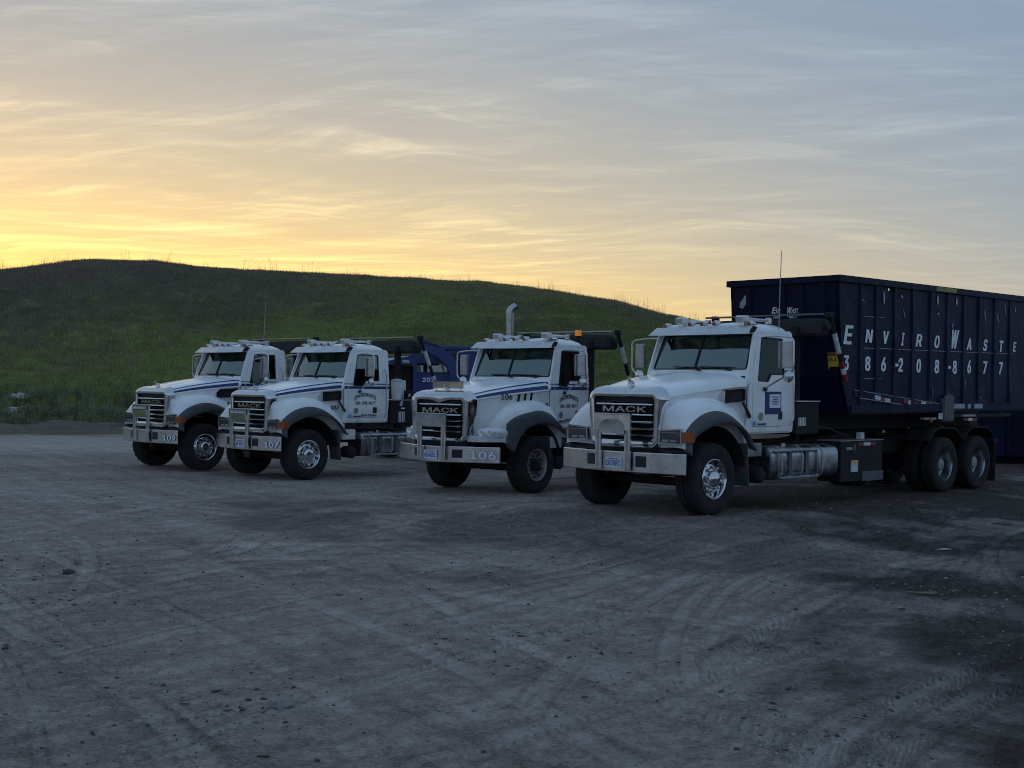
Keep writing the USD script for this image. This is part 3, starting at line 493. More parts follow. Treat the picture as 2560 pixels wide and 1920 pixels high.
    # headlights
    for sd in (1, -1):
        if not old:
            face = Polygon([(.715, 1.085), (1.120, 1.075), (1.120, 1.295), (.735, 1.268)]).buffer(.012, quad_segs=3)
            bez = extr(face.difference(face.buffer(-.020)), YZ, -.10, .012); lens = extr(face.buffer(-.018), YZ, -.10, .002)
            refl = cat([bx(.0015, .0045, y - .055, y + .055, 1.105, 1.135, .001) for y in (.83, .98)] + [bx(.0015, .004, .75, 1.09, 1.236, 1.244)])
            am = hullp(*[(x, y, z) for z in (1.105, 1.255) for x, y in ((-.04, 1.13), (.008, 1.135), (-.005, 1.18), (-.06, 1.235), (-.16, 1.252), (-.17, 1.15))])
            tr = [bez, lens, refl, am]
        else:
            pc = np.array([(.115, .80), (.085, .86), (.03, .94), (-.06, 1.02), (-.18, 1.095), (-.32, 1.15), (-.44, 1.175)]); ww = np.array([.055, .085, .094, .094, .088, .066, .03])
            def blob(k0, k1, g, o):
                L = []
                for k in range(k0, k1):
                    x, y = pc[k]; nrm = np.array([.75, .66]); nrm = nrm * (1 - k / 8) + np.array([.3, .95]) * (k / 8)
                    zz = 1.150; L.append([(x + nrm[0] * (o + .02 * math.cos(t)) - .03 * nrm[0], y + nrm[1] * (o + .02 * math.cos(t)) - .03 * nrm[1], zz + ww[k] * g * math.sin(t)) for t in np.linspace(0, 2 * math.pi, 17)[:-1]])
                return loft(L, capa=True, capb=True)
            bez, lens, am = blob(0, 7, 1.0, .006), blob(0, 6, .84, .014), blob(5, 7, .86, .016)
            refl = cat([lathe([(.02, -.002), (.05, .006), (.058, .008)], (p[0] + .022, p[1] + .02, 1.15), 18, axis=0) for p in (pc[1], pc[2] * .6 + pc[3] * .4)])
            tr = [bez, lens, refl, am]
        if sd < 0: tr = [mir(q) for q in tr]
        hl = put(T, 'headlight', tr[1], CLEARL if old else LAMP, 40)
        put(hl, 'bezel', tr[0], CHROME, 40); put(hl, 'reflector', tr[2], CLEARL if old else DULL, 40); put(hl, 'turn_signal', tr[3], AMBER, 30)
    # bumper, swept back at its ends
    sw, zb0, zb1 = (.55, .615, .905) if old else (.19, .630, .935)
    bxf = (lambda y: sw * (1 - math.sqrt((y / 1.22) ** 2 + .01))) if old else (lambda y: sw * (1 - (abs(y) / 1.22) ** 1.7))
    ys = np.linspace(-1.22, 1.22, 41)
    rows = [[(bxf(y) + dx, y, z) for dx, z in ((-.10, zb1 - .004), (-.004, zb1), (0, zb1 - .012), (0, zb0 + .012), (-.006, zb0), (-.06, zb0 + .004), (-.02, zb0 + .02), (-.02, zb1 - .02))] for y in ys]
    bump_m = loft(rows); bump_m = trimesh.Trimesh(bump_m.vertices, bump_m.faces[:, ::-1], process=False)
    bp = put(T, 'bumper', bump_m, STEEL)
    slab = lambda y0, y1, z0, z1, d0, d1: loft([[(bxf(y) + d, y, z) for d, z in ((d1, z1), (d1, z0), (d0, z0), (d0, z1))] for y in np.linspace(y0, y1, 7)], capa=True, capb=True)
    for s in (-1, 1):
        put(bp, 'tow_hook_opening', slab(s * .40, s * .585, zb0 + .085, zb1 - .055, -.02, .004), CAVE)
        put(bp, 'bolts', cat([cyl((bxf(s * .66) - .01, s * .66, z), (bxf(s * .66) + .012, s * .66, z), .016, 8) for z in (zb0 + .06, zb0 + .15, zb0 + .24)]), STEEL, 30)
    if opt.get('bumper_no'):
        y0, y1 = (.715, 1.165) if old else (.775, 1.165); P0 = np.array([bxf(y0) + .006, y0, zb0 + .075]); U = np.array([bxf(y1) - bxf(y0), y1 - y0, 0]); wd = np.linalg.norm(U); U /= wd; hh = .135 if old else .110
        nn = np.cross(U, [0, 0, 1.0])
        put(bp, 'number_edge', cat([text(num, hh, P0 + nn * .0 + U * du + np.array([0, 0, dz]), U, depth=.010, w=wd) for du in (-.006, .006) for dz in (-.006, .006)]), BLUEEDGE)
        put(bp, 'number_lettering', text(num, hh, P0 + nn * .004, U, depth=.012, w=wd), SILVER)
    gx0 = bxf(0) + (.03 if not old else -.02)
    gd = put(T, 'grille_guard', bx(gx0 + .02, gx0 + .032, -.36, .36, 1.255, 1.487, .004), DULL if opt.get('plate_dull') else STEEL)
    hoop = Polygon([(-.25, 1.20), (.25, 1.20), (.25, 1.33), (.20, 1.39), (.10, 1.415), (-.10, 1.415), (-.20, 1.39), (-.25, 1.33)])
    if not old: put(gd, 'plate_cutout', extr(hoop, YZ, gx0 + .0315, gx0 + .0345), CHROME)
    for s in (-1, 1):
        put(gd, 'guard_post', bx(gx0 - .03, gx0 + .018, s * .235, s * .345, .655, 1.48, .008), STEEL)
        put(gd, 'post_groove', bx(gx0 + .017, gx0 + .0205, s * .268, s * .312, .67, 1.25), DULL)
    put(gd, 'guard_top_rail', bx(gx0 - .02, gx0 + .045, -.362, .362, 1.487, 1.505, .004), STEEL)
    if opt.get('guard_text'): put(gd, 'guard_sign', bx(gx0 + .0345, gx0 + .038, -.335, .335, 1.385, 1.475), BLACK); put(gd, 'guard_lettering', text('ENVIROWASTE', .060, (gx0 + .038, 0, 1.398), (0, 1, 0), w=.60, anchor='c'), SILVER)
    lp = opt.get('plate')
    if lp:
        xl = bxf(0) + .012
        pl = put(T, 'licence_plate', bx(xl - .02, xl, -.155, .155, zb0 + .055, zb0 + .21, .003), PLATEM)
        put(pl, 'plate_lettering', cat(text(lp, .075, (xl, 0, zb0 + .088), (0, 1, 0), w=.27, anchor='c'), bx(xl, xl + .002, -.11, .11, zb0 + .182, zb0 + .196)), PLATEB)
    # ------------- cab
    def side(u, v, w):   # outside of the cab: upright to the belt line, leaning in above it
        y = np.where(v < 2.05, 1.025 - .02 * np.clip((1.5 - v) / .3, 0, 1), 1.025 - (v - 2.05) * .085)
        return u, y - w, v
    outline = Polygon([(-1.70, 1.20), (-1.80, 1.45), (-1.80, 2.17), (-2.02, 2.81), (-2.10, 2.84), (-3.02, 2.84), (-3.075, 2.80), (-3.085, 2.0), (-3.05, 1.24), (-2.98, 1.20)])
    door = rpoly([(-1.912, 1.312), (-1.912, 2.13), (-2.115, 2.785), (-2.84, 2.785), (-2.885, 2.74), (-2.885, 1.75), (-2.74, 1.312)], .035)
    win = rpoly([(-2.195, 2.72), (-2.035, 2.05), (-2.035, 2.02), (-2.32, 2.01), (-2.42, 2.125), (-2.79, 2.13), (-2.79, 2.72)], .03)
    for sd in (1, -1):
        f = (lambda m: m) if sd > 0 else mir
        put(T, 'cab_side', f(panel(outline.difference(door.buffer(.007)), side, .03, .12)), WHITE, 30)
        dr = put(T, 'door', f(panel(door.difference(win), lambda u, v, w: side(u, v, w - .004), .035, .12)), WHITE, 30)
        put(dr, 'window_seal', f(panel(win.difference(win.buffer(-.022)), lambda u, v, w: side(u, v, w - .007), .02, .15)), CAVE, 30)
        put(dr, 'window_glass', f(panel(win.buffer(-.02), lambda u, v, w: side(u, v, w + .008), .006, .3)), TINT if opt.get('dark') else GLASS)
        put(dr, 'door_handle', f(bx(-2.615, -2.725, 1.0, 1.036, 1.415, 1.545, .006)), CAVE)
        put(dr, 'step_panel', f(bx(-1.72, -2.97, .80, 1.018, 1.205, 1.30, .02)), WHITE)
        put(T, 'grab_handle', f(tube(bend([(-2.955, .99, 2.42), (-2.955, 1.075, 2.34), (-2.97, 1.085, 1.40), (-2.93, 1.02, 1.32)], .08), .014, 8)), STEEL, 40)
        put(T, 'hood_latch', f(cat(bx(-1.63, -1.68, 1.015, 1.05, 1.64, 1.70, .01), tube([(-1.65, 1.04, 1.66), (-1.75, 1.05, 1.53), (-1.81, 1.04, 1.46)], [.022, .026, .03], 8))), CAVE)
        if opt.get('stripes'):
            for z0, z1 in ((1.955, 2.012), (2.052, 2.072)):
                for u0, u1, o, par in ((-1.80, -1.905, .003, T), (-1.919, -2.878, .007, dr), (-2.892, -3.08, .003, T)):
                    st = sbox(min(u0, u1), z0, max(u0, u1), z1); st = st.difference(win.buffer(.005)) if par == dr else st
                    if not st.is_empty: put(par, 'blue_stripe', f(extr(st, lambda u, v, w: (u, np.where(v < 2.05, 1.025, 1.025 - (v - 2.05) * .085) + w, v), o - .006, o)), STRIPE)
            sx = np.concatenate([[S(-.13)], np.linspace(S(-.25), -1.795, 12)])
            for k0, k1 in ((.06, .37), (.585, .685)):
                L = []
                for x in sx:
                    c = section(x)[4:9][::-1]; h = zc(x) - zsf(x); row = []
                    for k in np.linspace(k0, k1, 4):
                        z = zsf(x) + k * h; y = np.interp(z, c[:, 1], c[:, 0]); row.append((x, y + .004, z + .002))
                    L.append(row)
                put(hp, 'hood_stripe', f(loft(L, closed=False)), STRIPE, 30)
    # windscreen frame, panes, roof, back wall
    def front(u, v, w):   # u across, v up the slope from 0 to 1
        x = -1.735 - .29 * v - .105 * (u / .96) ** 2; z = 2.165 + .64 * v
        return x - w, u, z
    wf = rpoly([(-1.0, 0), (1.0, 0), (.962, 1.0), (-.962, 1.0)], .001)
    hole = rpoly([(-.945, .05), (.945, .05), (.905, .94), (-.905, .94)], .05)
    put(T, 'windscreen_frame', panel(wf.difference(hole), front, .035, .11), WHITE, 30)
    put(T, 'windscreen_seal', panel(hole.difference(hole.buffer(-.03)), lambda u, v, w: front(u, v, w - .004), .02, .11), CAVE, 30)
    put(T, 'hood_gap', tube([(-1.795, s_ * y, z + .004) for s_, (y, z) in [(-1, q) for q in section(-1.795)[4:11][::-1]] + [(1, q) for q in section(-1.795)[4:11]]], .006, 5), CAVE) if False else None
    for s in (-1, 1): put(hp, 'panel_gap', tube([(-1.80, s * (y + .002), z + .002) for y, z in section(-1.80)[3:12]], .0075, 5), CAVE)
    for s in (-1, 1):
        pane = hole.buffer(-.024).intersection(sbox(0, 0, 2, 2) if s > 0 else sbox(-2, 0, 0, 2))
        put(T, 'windscreen_pane', panel(pane, lambda u, v, w: front(u, v, w + .006), .005, .11), GLASS, 30)
        wx = s * .28 + .18
        put(T, 'wiper', cat(tube([front(wx + .25, .02, -.02), front(wx - .02, .12, -.035)], .011, 6), tube([front(wx + .30, .10, -.028), front(wx - .34, .125, -.028)], .010, 6)), CAVE)
    if opt.get('cap'): put(T, 'cap_on_dashboard', hullp(*[(-1.98 + .09 * math.cos(t) * k, .02 + .09 * math.sin(t) * k, 2.12 + z) for t in np.linspace(0, 6.28, 12) for k, z in ((1, 0), (.9, .06), (.4, .10))]), P('hi_vis_green', (.05, .5, .10), .7))
    put(T, 'dash_papers', bx(-1.90, -2.02, .55, .80, 2.125, 2.15), WHT)
    put(T, 'windscreen_divider', tube([front(0, .05, -.006), front(0, .95, -.006)], .016, 8), CAVE)
    put(T, 'cowl', hullp(*[(x, s * y, z) for s in (-1, 1) for x, y, z in ((-1.74, .9, 2.05), (-1.70, .5, 2.165), (-1.86, .99, 2.18), (-1.78, .5, 2.19), (-1.86, .99, 1.98))]), WHITE, 30)
    for s in (1, -1):
        m = hullp((-1.735, .78, 2.09), (-1.72, .93, 1.99), (-1.73, 1.012, 1.94), (-1.87, 1.018, 1.94), (-1.87, 1.0, 2.20), (-1.87, .78, 2.20), (-1.775, .78, 2.172), (-1.815, .985, 2.172)); m = cat(m, hullp(*[(x, y, z) for x, z in ((-1.775, 1.98), (-1.79, 2.14), (-1.93, 2.24), (-1.95, 1.98)) for y in (.955, 1.027 - (z > 2.1) * .012)])); put(T, 'cowl_corner', m if s > 0 else mir(m), WHITE, 25)
    rl = []
    for k, (dz, ins) in enumerate(((0, 0), (.04, .004), (.085, .03), (.125, .08), (.150, .17), (.165, .35), (.170, .55))):
        x0, x1, y1 = -2.0 - ins * .6, -3.085 + ins * 1.0, .957 - ins
        z = 2.80 + dz; r = .10 + ins * .2; q = sbox(x1 + r, -y1 + r, x0 - r, y1 - r).buffer(r, quad_segs=4)
        c = np.array(q.exterior.coords)[:-1]; rl.append(np.column_stack([c, np.full(len(c), z) - (c[:, 0] < -2.6) * (c[:, 0] + 2.6) ** 2 * .35]))
    rm = loft(rl, capb=True); rm = trimesh.Trimesh(rm.vertices, rm.faces[:, ::-1], process=False); rm.fix_normals()
    put(T, 'roof', rm, WHITE, 40)
    bw = rpoly([(-1.0, 1.2), (1.0, 1.2), (1.02, 2.05), (.955, 2.83), (-.955, 2.83), (-1.02, 2.05)], .04); rw = rr(1.1, .42, .06); rw = affinity.translate(rw, 0, 2.42)
    put(T, 'cab_back', extr(bw.difference(rw), YZ, -3.06, -3.03), WHITE); put(T, 'rear_window', extr(rw.buffer(.01), YZ, -3.048, -3.042), GLASS)
    put(T, 'cab_floor', bx(-1.75, -3.03, -.98, .98, 1.20, 1.24), CAVE)
    put(T, 'firewall', bx(-1.80, -1.76, -.97, .97, 1.22, 2.10), CAVE)
    db = put(T, 'dashboard', hullp(*[(x, s * .94, z) for s in (-1, 1) for x, z in ((-1.82, 2.12), (-2.08, 2.10), (-2.12, 1.95), (-1.82, 1.7))]), DASH)
    sw_ = put(T, 'steering_wheel', cat(trimesh.creation.torus(.225, .016, 28, 8).apply_transform(trimesh.transformations.rotation_matrix(math.radians(-58), [0, 1, 0])).apply_translation([-2.22, .48, 2.13]), cyl((-2.22, .48, 2.13), (-2.05, .48, 1.98), .03, 8), tube([(-2.33, .48, 2.32 - .38 * .5), (-2.11, .48, 2.0 + .07)], .012, 6)), DASH, 40)
    for y in (.48, -.5):
        st = put(T, 'seat', bx(-2.36, -2.86, y - .25, y + .25, 1.62, 1.76, .05), CLOTH); put(st, 'seat_back', hullp(*[(x, y + q, z) for x, z in ((-2.74, 1.72), (-2.90, 1.72), (-2.86, 2.45), (-2.95, 2.45)) for q in (-.24, .24)]), CLOTH); put(st, 'headrest', bx(-2.86, -2.95, y - .13, y + .13, 2.46, 2.62, .03), CLOTH)
    # sun visor, lamps and horns on the roof
    vis = lambda s: hullp((-1.70, 0, 2.755), (-1.80, s * 1.015, 2.762), (-1.86, 0, 2.905), (-1.945, s * .955, 2.895), (-1.71, 0, 2.752), (-1.81, s * 1.012, 2.758), (-1.87, 0, 2.90), (-1.955, s * .95, 2.89))
    vp = put(T, 'sun_visor', vis(1), STEEL); put(vp, 'visor_half', vis(-1), STEEL)
    for s in (-1, 1): put(vp, 'visor_end', extr(Polygon([(-1.80, 2.765), (-1.955, 2.895), (-2.06, 2.87), (-2.0, 2.80)]), XZ, s * .985, s * .99), BLACK)
    for y in (-.82, -.28, -.03, .21, .86):
        x = -1.99 - .06 * abs(y); z = 2.895 + (.045 if abs(y) < .5 else .022)
        lp_ = put(T, 'marker_lamp', tube([(x + .03, y, z + .005), (x - .03, y, z + .016), (x - .12, y, z + .018), (x - .21, y, z - .002)], [.038, .045, .036, .012], 10), CHROME, 40)
        put(lp_, 'marker_lens', tube([(x + .062, y, z + .002), (x + .05, y, z + .003), (x + .031, y, z + .005)], [.014, .030, .037], 10), AMBER, 40)
    for y in (-.47, .74):
        hn = put(T, 'air_horn', bx(-1.93, -2.08, y - .09, y + .09, 2.955, 3.06, .02), DUSTY)
        put(hn, 'horn_mouth', extr(affinity.translate(rr(.135, .06, .012), y, 3.005), YZ, -1.9299, -1.9265), DULL); put(hn, 'horn_pipe', tube([(-2.08, y, 3.015), (-2.20, y, 3.01), (-2.72, y, 3.012)], [.05, .028, .022], 8), STEEL, 40); put(hn, 'horn_bracket', bx(-2.68, -2.76, y - .045, y + .045, 2.955, 3.055, .012), STEEL)
        put(hn, 'horn_foot', bx(-1.98, -2.04, y - .05, y + .05, 2.90, 2.957), STEEL)
    # mirrors
    for sd in (1, -1):
        o = .0 if sd > 0 else .06
        arm = tube(bend([(-2.26, sd * .965, 2.72), (-2.20, sd * 1.30, 2.735), (-2.155, sd * (1.60 + o), 2.70), (-2.155, sd * (1.60 + o), 2.18), (-2.20, sd * 1.03, 1.90)], .09), .015, 8)
        mp = put(T, 'mirror', bx(-2.135, -2.18, sd * 1.36, sd * 1.575, 2.225, 2.645, .012), ALU)
        put(mp, 'mirror_arm', arm, STEEL, 40); put(mp, 'arm_base', bx(-2.17, -2.25, sd * 1.025, sd * 1.08, 1.865, 1.935, .02), CAVE)
        put(mp, 'mirror_glass', bx(-2.181, -2.184, sd * 1.375, sd * 1.56, 2.24, 2.63), CHROME); put(mp, 'mirror_edge', bx(-2.10, -2.135, sd * 1.35, sd * 1.385, 2.23, 2.64, .006), DULL)
        put(mp, 'convex_mirror', lathe([(.0, .045), (.05, .038), (.085, .018), (.10, 0), (.0, -.012)], (-2.16, sd * 1.50, 2.105), 20, axis=0), CHROME, 40)
    # side air intake
    for sd in (1, -1):
        f = (lambda m: m) if sd > 0 else mir
        if not old:
            o = rpoly([(-1.16, 1.70), (-1.16, 1.80), (-1.25, 1.872), (-1.70, 1.905), (-1.725, 1.89), (-1.725, 1.72), (-1.69, 1.705), (-1.22, 1.675)], .012)
            sh = lambda u, v, w: (u, np.interp(-u, -HX, HYS) - .03 + w, v)
            ai = put(T, 'air_intake', f(extr(o.difference(o.buffer(-.022)), sh, -.03, .045)), BLACK)
            put(ai, 'intake_chrome', f(extr(o.intersection(sbox(-1.24, 1.6, -1.1, 2.0)).buffer(.004), sh, -.03, .055)), CHROME)
            put(ai, 'intake_mesh', f(extr(o.buffer(-.02).intersection(sbox(-1.8, 1.6, -1.235, 2)), sh, -.02, .012)), CAVE); put(ai, 'intake_slats', f(cat([bx(-1.25, -1.71, 0, .01, z, z + .012).apply_translation([0, .955, 0]) for z in (1.74, 1.78, 1.82)])), BLACK)
        else:
            q = lambda u, v, w: (u, np.interp(-u, -hx, HYS) - .03 + w, v)
            o = Polygon([(-.84, 1.688), (-.885, 1.885), (-1.42, 1.918), (-1.385, 1.698)])
            ai = put(T, 'side_vent', f(extr(o.buffer(.008), q, -.03, .012)), DUSTY)
            for k in range(3):
                a_ = -.90 - .165 * k; put(ai, 'vent_louvre', f(extr(Polygon([(a_ + .012, 1.70), (a_ - .030, 1.885 + .008 * k), (a_ - .084, 1.889 + .008 * k), (a_ - .040, 1.70)]), q, .011, .020)), BLACK)
    # lettering on the doors and the hood side
    yd = 1.031
    if opt.get('door_text'):
        m = text('ENVIROWASTE', .080, (-2.39, yd, 1.70), anchor='c', w=.62); v = m.vertices; v[:, 2] += .085 * (1 - ((v[:, 0] + 2.39) / .31) ** 2); m.vertices = v
        put(T, 'door_lettering', m, LETTER)
        put(T, 'phone_lettering', text('386-208-8677', .062, (-2.39, yd, 1.610), anchor='c', w=.58), LETTER)
        put(T, 'registration_lettering', text('USDOT 2081444', .045, (-2.27, yd, 1.343), w=.44), LETTER)
    if opt.get('hood_no'):
        if old: put(T, 'hood_number', text(num, .10, (-.47, ysf(-.62) - .012, 1.765), (-.985, .10, 0), w=.30), LETTER)
        else: put(T, 'hood_number', text(num, .082, (-1.375, 1.09, 1.50), (-.99, -.10, 0), w=.24, depth=.02), LETTER)
    put(T, 'door_badge', lathe([(.0, .004), (.062, .004), (.064, 0), (.0, -.002)], (-2.13, yd - .002, 1.468), 24), DULL)
    put(T, 'door_sticker', bx(-1.93, -2.0, 1.02, 1.0325, 1.325, 1.39), P('sticker_blue_%s' % num, (.10, .28, .50), .5)); put(T, 'door_trim_strip', bx(-2.06, -2.28, 1.02, 1.0325, 1.335, 1.357), LETTER)
    if opt.get('paper'):
        b = put(T, 'taped_notice', bx(-2.235, -2.685, 1.02, 1.0325, 1.50, 1.86), P('blue_tape', (.012, .022, .13), .6))
        put(b, 'paper', bx(-2.36, -2.66, 1.0325, 1.0345, 1.60, 1.82), P('white_paper', (.62, .64, .68), .7)); put(b, 'notice_lettering', cat([text(s, .022, (-2.51, 1.0345, z), anchor='c', w=w, bold=False) for s, z, w in (('envirowaste', 1.765, .17), ('Collections', 1.725, .14), ('386 208 8677', 1.69, .20), ('dispatch', 1.655, .13))]), PLATEB)
    # ------------- chassis
    fr = put(T, 'chassis_frame', cat([bx(-.25, -10.1, s * .36, s * .45, .74, 1.02, .01) for s in (-1, 1)] + [bx(x, x - .12, -.36, .36, .76, 1.0) for x in (-.4, -2.2, -4.2, -6.2, -9.9)]), BLACK)
    put(T, 'front_axle', cat(bx(XW + .06, XW - .06, -.95, .95, .40, .52, .02), [bx(XW + .6, XW - .75, s * .38, s * .46, .56, .66) for s in (-1, 1)]), BLACK)
    put(T, 'engine_underside', cat(bx(-.12, -1.7, -.42, .42, .62, 1.2, .06), bx(-.05, -.10, -.62, .62, .80, 1.02)), CAVE)
    put(T, 'radiator_lower', bx(N - .02, N - .15, -.60, .60, .90, 1.0, .02), BLACK)
    for sd in (1, -1):
        f = (lambda m: m) if sd > 0 else mir
        wheel(T, 'front_wheel', XW, sd * 1.005, RW, .375, 'steel' if old else 'chrome', DULL if old else CHROME, sd)
        if sd > 0 or opt.get('rear'):
            tk = affinity.translate(rr(.50, .53, .16), .97, .725)
            x1 = -4.10 if opt.get('rear') else -4.0
            ft = put(T, 'fuel_tank', f(cat(extr(tk, YZ, -2.16, x1), extr(affinity.scale(tk, .93, .93), YZ, -2.14, x1 - .02))), ALU, 30)
            for x in (-2.42, -3.0, -3.6): put(ft, 'tank_strap', f(extr(tk.buffer(.008).difference(tk.buffer(-.01)), YZ, x, x - .05)), DULL, 30)
            put(ft, 'tank_cap', f(cyl((-2.75, 1.02, .97), (-2.75, 1.02, 1.03), .05, 14)), STEEL, 30)
            sp_ = put(T, 'cab_step', f(cat(bx(-2.36, -3.48, 1.15, 1.26, .475, .515, .008), bx(-2.30, -2.335, 1.20, 1.245, .50, .93), bx(-3.42, -3.45, 1.20, 1.245, .50, .93), bx(-2.22, -3.46, 1.15, 1.25, .905, .935, .008))), ALU)
            [put(sp_, 'step_bracket', f(bx(x, x - .09, 1.226, 1.236, .515, .905)), PLASTIC) for x in (-2.62, -3.1)]
        put(T, 'battery_box', f(bx(-1.70, -2.07, .82, 1.10, .835, 1.055, .012)), DUSTY if opt.get('stripes') else ALU); put(T, 'front_mud_flap', f(hullp((-1.50, .80, 1.06), (-1.515, 1.21, 1.06), (-1.53, 1.21, 1.06), (-1.60, 1.18, .40), (-1.62, 1.18, .40), (-1.60, .82, .40), (-1.53, .8, 1.06), (-1.62, .82, .40))), PLASTIC)
        put(T, 'air_tank', f(cat(lathe([(0, .0), (.09, .01), (.13, .05), (.13, .32), (.09, .37), (0, .38)], (-1.92, .85, .56), 20, axis=1))), BLACK, 40)
    # ------------- behind the cab: tank, tarp gantry, hoist rails
    ht = put(T, 'hydraulic_tank', bx(-3.16, -3.86, .30, 1.0, 1.16, 1.70, .02), BLACK)
    put(ht, 'tank_lid_edge', bx(-3.15, -3.87, .29, 1.01, 1.70, 1.715), STEEL)
    if opt.get('logo'): put(ht, 'tank_logo', cat(text('S', .11, (-3.42, 1.0, 1.575), w=.075, slant=.3), [bx(-3.40 - .05 * k, -3.42 - .05 * k, 1.0, 1.003, 1.20, 1.44) for k in range(4)], bx(-3.47, -3.58, 1.0, 1.003, 1.50, 1.53)), SILVER)
    else: put(ht, 'tank_vent_slots', cat([bx(-3.24 - .045 * k, -3.262 - .045 * k, 1.0, 1.004, 1.30, 1.44) for k in range(5)]), SILVER)
    g = put(T, 'tarp_gantry', bx(-3.62, -4.02, -1.12, 1.10, 2.79, 3.09, .05), TARP)
    for s in (-1, 1): put(g, 'gantry_post', cat(bx(-3.56, -3.68, s * .62, s * .74, 1.05, 2.95, .006), bx(-3.5, -3.9, s * .60, s * .76, 2.79, 2.85, .01)), BLACK); put(g, 'housing_edge', bx(-3.60, -3.66, -1.20, 1.20, 3.135, 3.165, .006), STEEL if not opt.get('rear') else DULL)
    put(g, 'tarp_roller', cyl((-3.84, -1.16, 2.97), (-3.84, 1.18, 2.97), .075, 16), TARP, 40)
    for s in (1, -1):
        p0, p1 = np.array([-3.86, s * 1.17, 3.16]), np.array([-4.40, s * 1.17, 2.05])
        am = put(g, 'tarp_arm', tube([p0, p1], .040, 8), BLACK)
        for k0, k1, mt in ((.28, .58, WHT), (.80, .89, WHT), (.70, .80, RED) if opt.get('rear') else (.89, 1.0, RED), (.89, 1.0, RED)):
            if (k0, k1) == (.89, 1.0) and mt is RED and not opt.get('rear') and s == 1 and False: continue
            put(am, 'reflective_band', tube([p0 + (p1 - p0) * k0, p0 + (p1 - p0) * (k1 - .002)], .0445 + .0005 * (mt is RED) , 8), mt)
        put(am, 'arm_elbow', bx(-3.80, -3.94, s * 1.12, s * 1.22, 3.09, 3.19, .015), BLACK)
    put(T, 'hoist_rails', cat([bx(-3.9, -10.3, s * .42, s * .52, 1.20, 1.40, .01) for s in (-1, 1)] + [bx(x, x - .1, -.42, .42, 1.22, 1.36) for x in (-4.2, -6.0, -8.0, -10.1)] + [cyl((-4.6, s * .25, .95), (-7.6, s * .25, 1.28), .085, 14) for s in (-1, 1)]), BLACK)
    for sd in (1, -1):
        for x in (-7.94, -9.31): wheel(T, 'rear_wheel', x, sd * 1.06, .52, .28, 'dual', ALU, sd)
    put(T, 'rear_axles', cat([bx(x + .08, x - .08, -.95, .95, .44, .62, .03) for x in (-7.94, -9.31)] + [bx(-7.5, -9.8, s * .48, s * .58, .55, .70, .02) for s in (-1, 1)]), BLACK)
    if opt.get('aerial'):
        x, y, z0, z1 = opt['aerial']; put(T, 'aerial', tube([(x, y, z0), (x - .01, y, z0 + .5 * (z1 - z0)), (x - .045, y, z1)], [.010, .008, .0065], 6), DULL); 
    if old:
        put(T, 'exhaust_stack', tube(bend([(-3.22, -1.13, 1.25), (-3.22, -1.13, 2.6), (-3.22, -1.13, 3.2), (-3.22, -1.13, 3.62), (-3.34, -1.07, 3.71)], .12, 8), .078, 16), ALU, 40)
        put(T, 'exhaust_mouth', cyl((-3.335, -1.073, 3.706), (-3.345, -1.068, 3.714), .070, 16), CAVE)
        b = put(T, 'beacon', cyl((-3.28, .60, 2.98), (-3.28, .60, 3.05), .05, 14), BLACK); put(b, 'beacon_lens', lathe([(.062, 0), (.062, .10), (.052, .118), (0, .12)], (-3.28, .60, 3.05), 18, axis=2), BEACON, 40); put(b, 'beacon_post', cyl((-3.28, .60, 2.70), (-3.28, .60, 2.98), .02, 8), BLACK)
    return T

G = 'white roll-off trucks parked in a row'
make_truck('105', 'white roll-off truck carrying the large navy container, blue-taped notice on its door', G, dict(rear=True, dark=True, paper=True, plate='DD7BFC', cap=True, aerial=(-2.79, .90, 2.80, 4.15)))
make_truck('106', 'older white roll-off truck with oval headlights, tall chrome exhaust and 106 on its bumper', G, dict(old=True, stripes=True, door_text=True, hood_no=True, bumper_no=True, plate='BD4D5L', plate_dull=True))
make_truck('107', 'blue-striped white roll-off truck with 107 on its bumper, overlapping the leftmost truck', G, dict(stripes=True, door_text=True, hood_no=True, bumper_no=True, guard_text=True, plate='MT 8307', logo=True))
make_truck('109', 'leftmost blue-striped white roll-off truck with 109 on its bumper and a thin roof aerial', G, dict(aerial=(-2.52, .88, 2.79, 4.02), stripes=True, door_text=True, hood_no=True, bumper_no=True, guard_text=True))

